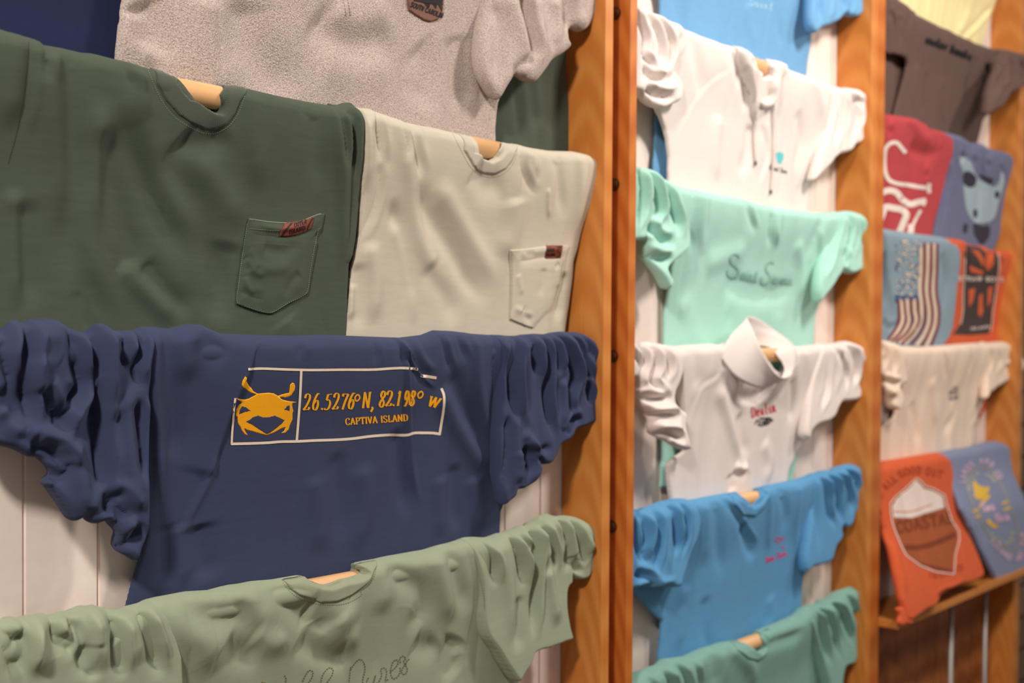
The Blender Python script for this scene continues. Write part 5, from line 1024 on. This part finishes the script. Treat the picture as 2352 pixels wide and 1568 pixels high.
flatprint('brush_lettering', sb, word('outer', (2124, 98), (2176, 118), 19, pen=7, ang=10, step=4, minw=.6, gapf=.05), BLK, body, off=.0008)
flatprint('brush_lettering', sb, word('banks', (2180, 120), (2230, 140), 19, pen=7, ang=10, step=4, minw=.6, gapf=.05), BLK, body, off=.0008)

g = Garment('t_shirt', 'red tee with large white letters, left of the slate tee in the last rack', SH, -.345, fRED, seed=71, xref=2100)
RC = c7([(60, 650), (135, 680), (200, 690), (310, 705), (350, 728), (385, 762), (450, 776), (510, 800)])
body, sb = g.part('body', RC + c7([(526, 840), (528, 900), (520, 960), (506, 1030), (490, 1110), (468, 1200), (450, 1260), (430, 1350), (415, 1480), (410, 1560), (60, 1560)]), crest=RC, cell=.0035, r=.022, low=.030, drop=.26, tlow=.008, smooth=False, edge=.010, noise=(2.5, 1.6, .4),
    strokes=S(c7, [('v', 8, 6, [(160, 690), (170, 760), (190, 820)]), ('g', 8, 14, [(280, 860), (350, 920), (440, 920), (500, 880)]), ('r', 7, 16, [(380, 980), (400, 1060), (360, 1100)]), ('r', 6, 14, [(300, 740), (360, 820), (440, 850)]), ('v', 5, 5, [(460, 790), (470, 840), (450, 900)])]))
def PX(pts): return T(4.9, 2000, 280, pts)
q = []
for st, w_ in (([(390, 350), (350, 300), (290, 235), (220, 240), (165, 300), (150, 430), (160, 560), (200, 650), (280, 690), (420, 710), (560, 735), (650, 745)], 9), ([(655, 690), (650, 750), (655, 800)], 9), ([(110, 800), (200, 770), (280, 790), (360, 880), (440, 925), (540, 900), (600, 890)], 14), ([(590, 860), (600, 900), (580, 940)], 9),
               ([(90, 1130), (130, 1030), (160, 960), (260, 970), (350, 990), (395, 1040), (370, 1120), (320, 1240)], 15), ([(560, 990), (520, 1060), (480, 1140), (450, 1230)], 7), ([(450, 1150), (450, 1200), (440, 1260)], 14)):
    q += ribbon(PX(st), w_, step=5)
flatprint('white_letters', sb, q, WH2, body, off=.001)

g = Garment('t_shirt', 'slate blue tee with a pale blotchy animal print, right of the red tee', SH, -.345, fSLA, seed=73, xref=2250)
SLC = c7([(480, 785), (515, 796), (560, 806), (610, 830), (640, 850), (720, 860), (758, 888), (800, 896), (850, 908), (890, 934)])
body, sb = g.part('body', SLC + c7([(914, 958), (916, 1000), (902, 1060), (884, 1140), (862, 1230), (838, 1330), (812, 1420), (785, 1500), (770, 1600), (400, 1600), (425, 1420), (455, 1250), (495, 1080), (515, 960), (505, 860)]), crest=SLC, cell=.0035, r=.020, low=.024, drop=.26, tlow=.006, smooth=False, edge=.009, noise=(2.5, 1.6, .4),
    strokes=S(c7, [('v', 9, 5, [(520, 880), (515, 1050), (500, 1200), (480, 1400)]), ('v', 9, 5, [(590, 830), (600, 920), (620, 980)]), ('v', 8, 5, [(660, 860), (680, 940), (690, 1000)]), ('v', 7, 5, [(740, 880), (770, 960), (775, 1020)]), ('r', 7, 8, [(560, 830), (560, 1000), (540, 1200)]), ('r', 6, 8, [(720, 880), (730, 980), (740, 1060)]), ('v', 6, 5, [(830, 910), (840, 1000), (850, 1080)])]))
lt = plain('pale_print', (158, 178, 186), rough=.8); dk = plain('dark_print', (52, 48, 62), rough=.8)
patch('animal_print', sb, PX([(990, 400), (1060, 400), (1130, 460), (1180, 590), (1290, 690), (1420, 720), (1480, 560), (1500, 700), (1440, 900), (1390, 1080), (1290, 1140), (1160, 1130), (1080, 1000), (1050, 800), (1040, 600)]), lt, body, t=.0006, edge=.0004, cell=.002, sink=.0002, smooth=True)
for pts in ([(1050, 560), (1140, 570), (1190, 640), (1170, 720), (1060, 720), (1035, 640)], [(1220, 590), (1300, 610), (1380, 660), (1360, 700), (1260, 650)], [(1400, 780), (1450, 790), (1440, 860), (1390, 840)], [(1150, 1150), (1260, 1170), (1340, 1180), (1330, 1300), (1240, 1380), (1180, 1300)], [(1040, 1160), (1090, 1150), (1080, 1240), (1040, 1240)], [(1150, 1000), (1190, 980), (1200, 1060), (1160, 1080)]):
    patch('print_spot', sb, PX(pts), dk, body, t=.0010, edge=.0004, cell=.002, sink=.0002, smooth=True)

g = Garment('folded_t_shirt', 'orange folded tee with dark palm print, right of the grey-blue flag tee', SH, -.172, fORG, seed=79, xref=2250)
OC = c8([(490, 118), (540, 122), (590, 130), (622, 158), (680, 165), (722, 166), (762, 192), (830, 194), (900, 196)])
body, sb = g.part('body', OC + c8([(922, 215), (922, 260), (902, 310), (880, 400), (855, 490), (838, 600), (822, 700), (800, 770), (790, 900), (760, 1020), (742, 1090), (735, 1150), (705, 1205), (690, 1100), (640, 1060), (480, 980), (470, 700)]), crest=OC, cell=.0035, r=.022, low=.022, drop=.26, tlow=.008, smooth=False, edge=.010, noise=(2, 1.4, .4),
    strokes=S(c8, [('v', 8, 4, [(612, 165), (625, 260), (620, 360)]), ('v', 6, 5, [(740, 180), (760, 260), (750, 340)]), ('v', 6, 5, [(800, 200), (830, 240), (850, 300)])]))
pt = plain('charcoal_print', (70, 58, 56), rough=.85)
patch('palm_print', sb, c8([(625, 165), (690, 172), (740, 210), (800, 205), (820, 260), (812, 340), (800, 400), (810, 450), (780, 540), (775, 640), (760, 695), (640, 705), (545, 700), (600, 620), (612, 540), (605, 440), (610, 340), (612, 240)]), pt, body, t=.0006, edge=.0004, cell=.002, sink=.0002)
for pts in ([(650, 190), (700, 200), (735, 250), (725, 300), (690, 240)], [(740, 215), (785, 210), (790, 280), (760, 320), (735, 290)], [(640, 280), (680, 300), (730, 320), (720, 345), (650, 330)], [(640, 430), (680, 420), (665, 500), (640, 540)], [(700, 470), (722, 450), (728, 560), (712, 600), (695, 580)], [(755, 420), (785, 410), (775, 500), (752, 540)]):
    patch('print_gap', sb, c8(pts), fORG, body, t=.0010, edge=.0004, cell=.002, sink=.0002)
flatprint('print_lettering', sb, ribbon(c8([(620, 180), (616, 300), (606, 450), (604, 560), (590, 640)]), 2.0) + ribbon(c8([(815, 210), (822, 280), (812, 380), (790, 520), (772, 680)]), 2.0) + word('STRAW BOYS', (2200, 644), (2306, 646), 9, pen=2.4, ang=None, step=3) + word('ISLAND', (2228, 757), (2274, 752), 5, pen=1.6, ang=None, step=3), WH2, body, off=.0012)

g = Garment('folded_t_shirt', 'grey-blue folded tee printed with a distressed red, cream and blue striped flag', SH, -.172, fGBL, seed=83, xref=2100)
FC = c8([(60, 46), (110, 56), (200, 75), (300, 90), (420, 104), (480, 112), (520, 130)])
body, sb = g.part('body', FC + c8([(546, 162), (560, 210), (566, 280), (564, 360), (552, 470), (542, 570), (530, 660), (505, 730), (470, 775), (440, 850), (60, 850)]), crest=FC, cell=.0035, r=.023, low=.036, drop=.25, tlow=.010, smooth=False, edge=.009, noise=(2, 1.2, .4),
    strokes=S(c8, [('r', 8, 10, [(130, 110), (140, 300), (180, 480), (210, 620)]), ('g', 9, 12, [(110, 200), (120, 400), (140, 560)]), ('g', 6, 14, [(480, 200), (500, 400), (480, 600)]), ('v', 5, 6, [(115, 620), (180, 660), (230, 620)])]))
cr_ = plain('cream_stripe', (226, 204, 182), rough=.85); mr = plain('maroon_stripe', (118, 40, 52), rough=.85); bl = plain('blue_canton', (62, 86, 128), rough=.85)
stripes_c = [[(352, 150), (352, 300), (345, 420), (355, 530), (350, 620), (315, 690), (250, 755)], [(395, 155), (392, 300), (385, 440), (400, 560), (395, 640), (365, 710), (325, 765)], [(433, 155), (433, 300), (425, 440), (440, 560), (435, 640), (410, 710), (385, 768)],
             [(310, 480), (315, 560), (322, 620), (285, 690), (215, 750)], [(268, 480), (272, 560), (278, 620), (245, 690), (185, 740)], [(232, 480), (240, 560), (240, 620), (205, 690), (165, 735)]]
stripes_m = [[(370, 150), (372, 300), (365, 420), (377, 540), (372, 630), (340, 700), (290, 760)], [(412, 150), (412, 300), (405, 440), (420, 560), (415, 640), (388, 710), (352, 768)], [(448, 155), (447, 300), (442, 440), (460, 570), (452, 650), (430, 720), (412, 768)],
             [(330, 490), (336, 560), (340, 620), (302, 690), (235, 755)], [(290, 490), (294, 560), (300, 620), (265, 690), (200, 745)], [(250, 490), (256, 560), (260, 620), (225, 690), (175, 738)], [(216, 490), (220, 560), (218, 620), (190, 680), (155, 728)]]
flatprint('flag_stripes', sb, [r_ for st in stripes_c for r_ in ribbon(c8(st), 7.6, step=5)], cr_, body, off=.0010)
flatprint('flag_stripes', sb, [r_ for st in stripes_m for r_ in ribbon(c8(st), 6.4, step=5)], mr, body, off=.0014)
rs = np.random.RandomState(5); q = []; q2 = []
for i in range(150):
    x, y = rs.uniform(200, 342), rs.uniform(130, 460); s_ = rs.uniform(5, 13)
    qd = c8([(x, y), (x + s_, y + 4), (x + s_ - 3, y + s_ * 1.1), (x - 3, y + s_)])
    e_ = min(x - 200, 342 - x) / 71
    (q if rs.rand() < 0.25 + 0.75 * e_ else q2).append(tuple(qd))
for i in range(26): 
    x = 200 + 28 * (i % 5) + rs.uniform(-5, 5); y = 462 + 10 * (i // 9); q2.append(tuple(c8([(x, y), (x + 24, y + 3), (x + 22, y + 16), (x - 2, y + 14)])))
flatprint('flag_stars', sb, q, cr_, body, off=.0016); flatprint('flag_canton', sb, q2, bl, body, off=.0010)

g = Garment('pullover', 'beige pullover with a small grey chest print, in the last rack under the flag tee', 'pullover', .003, fBEI, seed=89, xref=2200)
EC = c8([(200, 748), (230, 768), (350, 775), (480, 766), (600, 755), (680, 750), (740, 750)])
body, sb = g.part('body', EC + c8([(780, 900), (745, 1075), (715, 1150), (690, 1230), (660, 1320), (630, 1420), (620, 1520), (60, 1560), (95, 1460), (104, 1340), (112, 1250), (190, 1190), (215, 1100), (230, 900)]), crest=EC, cell=.0038, low=.020, drop=.28, smooth=False, edge=.008, noise=(3, 1.6, .4),
    strokes=S(c8, [('v', 6, 5, [(480, 790), (500, 880), (495, 980)]), ('v', 6, 5, [(650, 780), (660, 860), (640, 960)]), ('g', 6, 14, [(300, 1100), (330, 1250), (350, 1380)]), ('g', 6, 14, [(560, 1000), (560, 1150), (480, 1320)]), ('r', 6, 14, [(420, 950), (420, 1100), (440, 1260)]), ('v', 4, 4, [(700, 1000), (700, 1100), (640, 1250)])]))
g.part('sleeve', c8([(40, 710), (95, 728), (130, 732), (160, 740), (200, 752), (225, 775), (235, 860), (250, 950), (258, 985), (235, 1000), (212, 1015), (232, 1060), (226, 1110), (212, 1150), (175, 1140), (158, 1090), (140, 1040), (128, 980), (110, 950), (40, 940)]), crest=c8([(40, 706), (130, 728), (230, 768)]), cell=.0035, r=.024, low=.060, tlow=.014, drop=.2, edge=.009, noise=(2, 2, .5),
    strokes=S(c8, [('v', 8, 5, [(130, 750), (150, 840), (140, 920)]), ('v', 8, 5, [(190, 780), (200, 880), (190, 960)]), ('v', 8, 5, [(140, 970), (200, 990), (240, 990)]), ('r', 7, 8, [(150, 1020), (200, 1060)]), ('v', 7, 5, [(160, 1080), (210, 1080)])]))
g.part('sleeve', c8([(715, 752), (760, 748), (810, 744), (860, 744), (890, 758), (915, 785), (938, 825), (950, 870), (948, 905), (930, 940), (900, 968), (860, 985), (820, 1010), (780, 1040), (750, 1068), (728, 1085), (735, 960), (725, 850)]), crest=c8([(700, 750), (810, 740), (880, 744), (950, 830)]), cell=.0035, r=.024, low=.058, tlow=.014, drop=.18, edge=.013, noise=(2, 2, .5),
    strokes=S(c8, [('v', 6, 5, [(760, 770), (780, 860), (760, 960)]), ('r', 7, 12, [(820, 770), (840, 860), (810, 960)]), ('v', 7, 5, [(860, 900), (880, 890), (880, 920)]), ('g', 6, 9, [(890, 800), (900, 880), (870, 940)])]))
GREYT = plain('grey_embroidery', (120, 112, 116), rough=.8)
flatprint('chest_print', sb, word('ISLE', (2180, 907), (2202, 901), 8, pen=2, ang=None, step=3) + word('SUN', (2180, 919), (2202, 914), 7, pen=2, ang=None, step=3) + ribbon([(2184, 896), (2192, 888), (2200, 894)], 2), GREYT, body, off=.0008)

# folded tees over the lowest rod of the last bay
g = Garment('folded_t_shirt', 'orange folded tee with a cream and brown lighthouse badge, hanging over the shelf', SH, .178, fORG, seed=97, xref=2150)
OC = c9([(40, 250), (90, 240), (250, 214), (350, 197), (450, 180), (475, 182)])
body, sb = g.part('body', OC + c9([(492, 210), (512, 270), (530, 350), (552, 440), (580, 530), (618, 625), (655, 705), (695, 800), (728, 898), (722, 935), (670, 958), (600, 975), (530, 1008), (460, 1050), (430, 1105), (390, 1125), (340, 1150), (290, 1192), (262, 1185), (225, 1060), (190, 900), (160, 760), (140, 640), (110, 560), (60, 500)]), crest=OC, cell=.003, r=.026, low=.150, drop=.40, tlow=.010, smooth=False, edge=.010, noise=(2, 1.2, .4),
    strokes=S(c9, [('g', 6, 12, [(120, 420), (150, 600), (200, 800)]), ('r', 6, 10, [(180, 700), (220, 860), (270, 1050)]), ('v', 6, 4, [(440, 1060), (480, 1030), (560, 1000), (640, 960)])]))
g.part('tail', c9([(205, 1120), (240, 1110), (275, 1160), (300, 1185), (292, 1215), (262, 1210), (228, 1222), (215, 1200), (222, 1160)]), crest=c9([(40, 250), (475, 182)]), cell=.003, r=.008, tlow=.006, low=.150, drop=.40, edge=.006, keep_rod=False, noise=(2, 1, .4))
bd, sbd = patch('badge_print', sb, c9([(325, 340), (350, 358), (372, 388), (430, 405), (490, 440), (502, 500), (530, 590), (572, 655), (575, 700), (570, 725), (552, 790), (546, 850), (543, 905), (500, 898), (440, 888), (350, 850), (270, 792), (242, 740), (212, 670), (188, 600), (178, 540), (176, 490), (205, 450), (260, 405)]), plain('brown_print', (160, 82, 44), rough=.85), body, t=.0006, edge=.0003, cell=.002, sink=.0002)
patch('badge_roof', sb, c9([(325, 348), (348, 366), (370, 396), (430, 412), (485, 445), (498, 512), (400, 545), (290, 578), (190, 575), (182, 500), (208, 458), (262, 412)]), WH2, body, t=.0011, edge=.0003, cell=.002, sink=.0002)
q = ribbon(c9([(325, 334), (352, 352), (376, 382), (430, 398), (494, 436), (508, 496), (536, 585), (580, 652), (583, 700), (577, 730), (560, 792), (552, 912), (500, 905), (436, 896), (345, 858), (264, 798), (235, 744), (205, 672), (180, 602), (170, 540), (168, 485), (200, 444), (258, 398)]), 2.4, closed=True, smooth=False, step=5)
flatprint('badge_outline', sb, q, WH2, body, off=.0014)
dkb = plain('dark_brown_print', (124, 56, 28), rough=.85)
q = ribbon(c9([(255, 750), (350, 748), (460, 715), (560, 670)]), 12, step=5) + word('COASTAL', c9([(210, 665)])[0], c9([(560, 600)])[0], 26, pen=5, ang=None, step=4) + ribbon(c9([(350, 850), (440, 872), (525, 888)]), 5, step=5)
flatprint('badge_lettering', sb, q, dkb, body, off=.0014)
BURN = plain('burnt_print', (168, 58, 26), rough=.85)
flatprint('print_lettering', sb, word('ALL GOOD OUT', c9([(150, 420)])[0], c9([(480, 330)])[0], 17, pen=3, ang=None, step=4, arc=-26), BURN, body, off=.0008)
q = word('ISLAND', c9([(400, 930)])[0], c9([(620, 880)])[0], 12, pen=2.6, ang=None, step=4, arc=6)
for ch_ in (): pass
flatprint('print_lettering', sb, q, BURN, body, off=.0008)
flatprint('roof_line', sb, ribbon(c9([(190, 535), (280, 535), (340, 520), (420, 488)]), 3, step=5), plain('tan_print', (214, 150, 116), rough=.85), body, off=.0018)

g = Garment('folded_t_shirt', 'dusk blue folded tee with yellow and pink oval print, right of the orange badge tee', SH, .178, fSL2, seed=101, xref=2250)
DC = c9([(460, 182), (550, 162), (640, 150), (690, 134), (740, 120), (800, 110), (835, 118)])
body, sb = g.part('body', DC + c9([(856, 138), (868, 180), (886, 250), (912, 330), (945, 400), (985, 490), (1012, 600), (1030, 720), (1030, 855), (980, 880), (930, 905), (870, 935), (812, 966), (785, 930), (740, 840), (690, 740), (640, 630), (590, 520), (548, 400), (505, 260)]), crest=DC, cell=.003, r=.024, low=.118, drop=.20, tlow=.008, smooth=False, edge=.010, noise=(2, 1.2, .4),
    strokes=S(c9, [('g', 5, 14, [(600, 300), (680, 500), (760, 760)])]))
def PQ(pts): return T(4.9, 2180, 1020, pts)
pk1 = plain('lilac_print', (206, 176, 200), rough=.85); yl = plain('mustard_print', (224, 180, 70), rough=.85); ol = plain('olive_print', (170, 164, 116), rough=.85)
patch('fish_print', sb, PQ([(280, 400), (330, 455), (400, 480), (455, 485), (440, 540), (380, 620), (340, 630), (290, 600), (280, 520)]), yl, body, t=.0008, edge=.0004, cell=.002, sink=.0002, smooth=True)
q = ribbon(PQ([(450, 570), (380, 650), (345, 710)]), 8) + ribbon(PQ([(430, 850), (470, 900), (540, 930)]), 9) + ribbon(PQ([(590, 670), (655, 645)]), 5, smooth=False) + ribbon(PQ([(610, 740), (680, 705)]), 5, smooth=False) + ribbon(PQ([(260, 755), (330, 735)]), 5, smooth=False) + ribbon(PQ([(290, 820), (350, 795)]), 5, smooth=False)
flatprint('yellow_print', sb, q, yl, body, off=.001)
flatprint('oval_line', sb, ribbon(PQ([(210, 480), (205, 380), (270, 280), (360, 245), (450, 290), (560, 420), (640, 580), (700, 740), (760, 920), (790, 1080), (760, 1180), (690, 1200), (600, 1150), (480, 1060), (400, 940), (310, 780), (250, 640)]), 2.4, closed=True, step=5), ol, body, off=.001)
def ring(text, path, h, pen):
    P = catmull(np.array(path, float), False, 8); L_ = np.concatenate([[0], np.cumsum(np.linalg.norm(np.diff(P, axis=0), axis=1))]); o_ = []
    for i, ch in enumerate(text):
        if ch == ' ': continue
        s_ = L_[-1] * i / len(text); p = [np.interp(s_, L_, P[:, k]) for k in (0, 1)]; p2 = [np.interp(s_ + 2, L_, P[:, k]) for k in (0, 1)]
        o_ += glyph(ch, p[0], p[1], L_[-1] / len(text) * .8, h, 0, math.degrees(math.atan2(p2[1] - p[1], p2[0] - p[0])), pen, None, .4, 4)
    return o_
q = ring('NEW ISLAND CUT', PQ([(170, 440), (190, 330), (290, 230), (420, 220), (500, 320), (560, 400)]), 12, 3) + ring('WIND AND SEA TO', PQ([(430, 1060), (540, 1200), (680, 1310), (800, 1300), (850, 1150), (850, 980)]), 12, 3) if False else ring('LANDS AND CO', PQ([(170, 440), (190, 330), (290, 230), (420, 220), (500, 320), (560, 400)]), 12, 3) + ring('ISLAND AND SUN', PQ([(450, 1080), (560, 1210), (690, 1310), (800, 1300), (850, 1150), (850, 980)]), 12, 3)
q += word('Sun', PQ([(370, 760)])[0], PQ([(520, 740)])[0], 22, pen=5, ang=10, step=4) + word('Bos', PQ([(520, 880)])[0], PQ([(690, 850)])[0], 20, pen=5, ang=10, step=4)
flatprint('print_lettering', sb, q, pk1, body, off=.0014)
q = ring('OUTER AND', PQ([(240, 520), (260, 420), (330, 350), (430, 370), (500, 440)]), 9, 2.4) + ring('ISLANDS', PQ([(440, 1020), (560, 1110), (690, 1120), (740, 960)]), 9, 2.6)
flatprint('print_lettering', sb, q, plain('sage_print', (176, 176, 160), rough=.85), body, off=.0014)
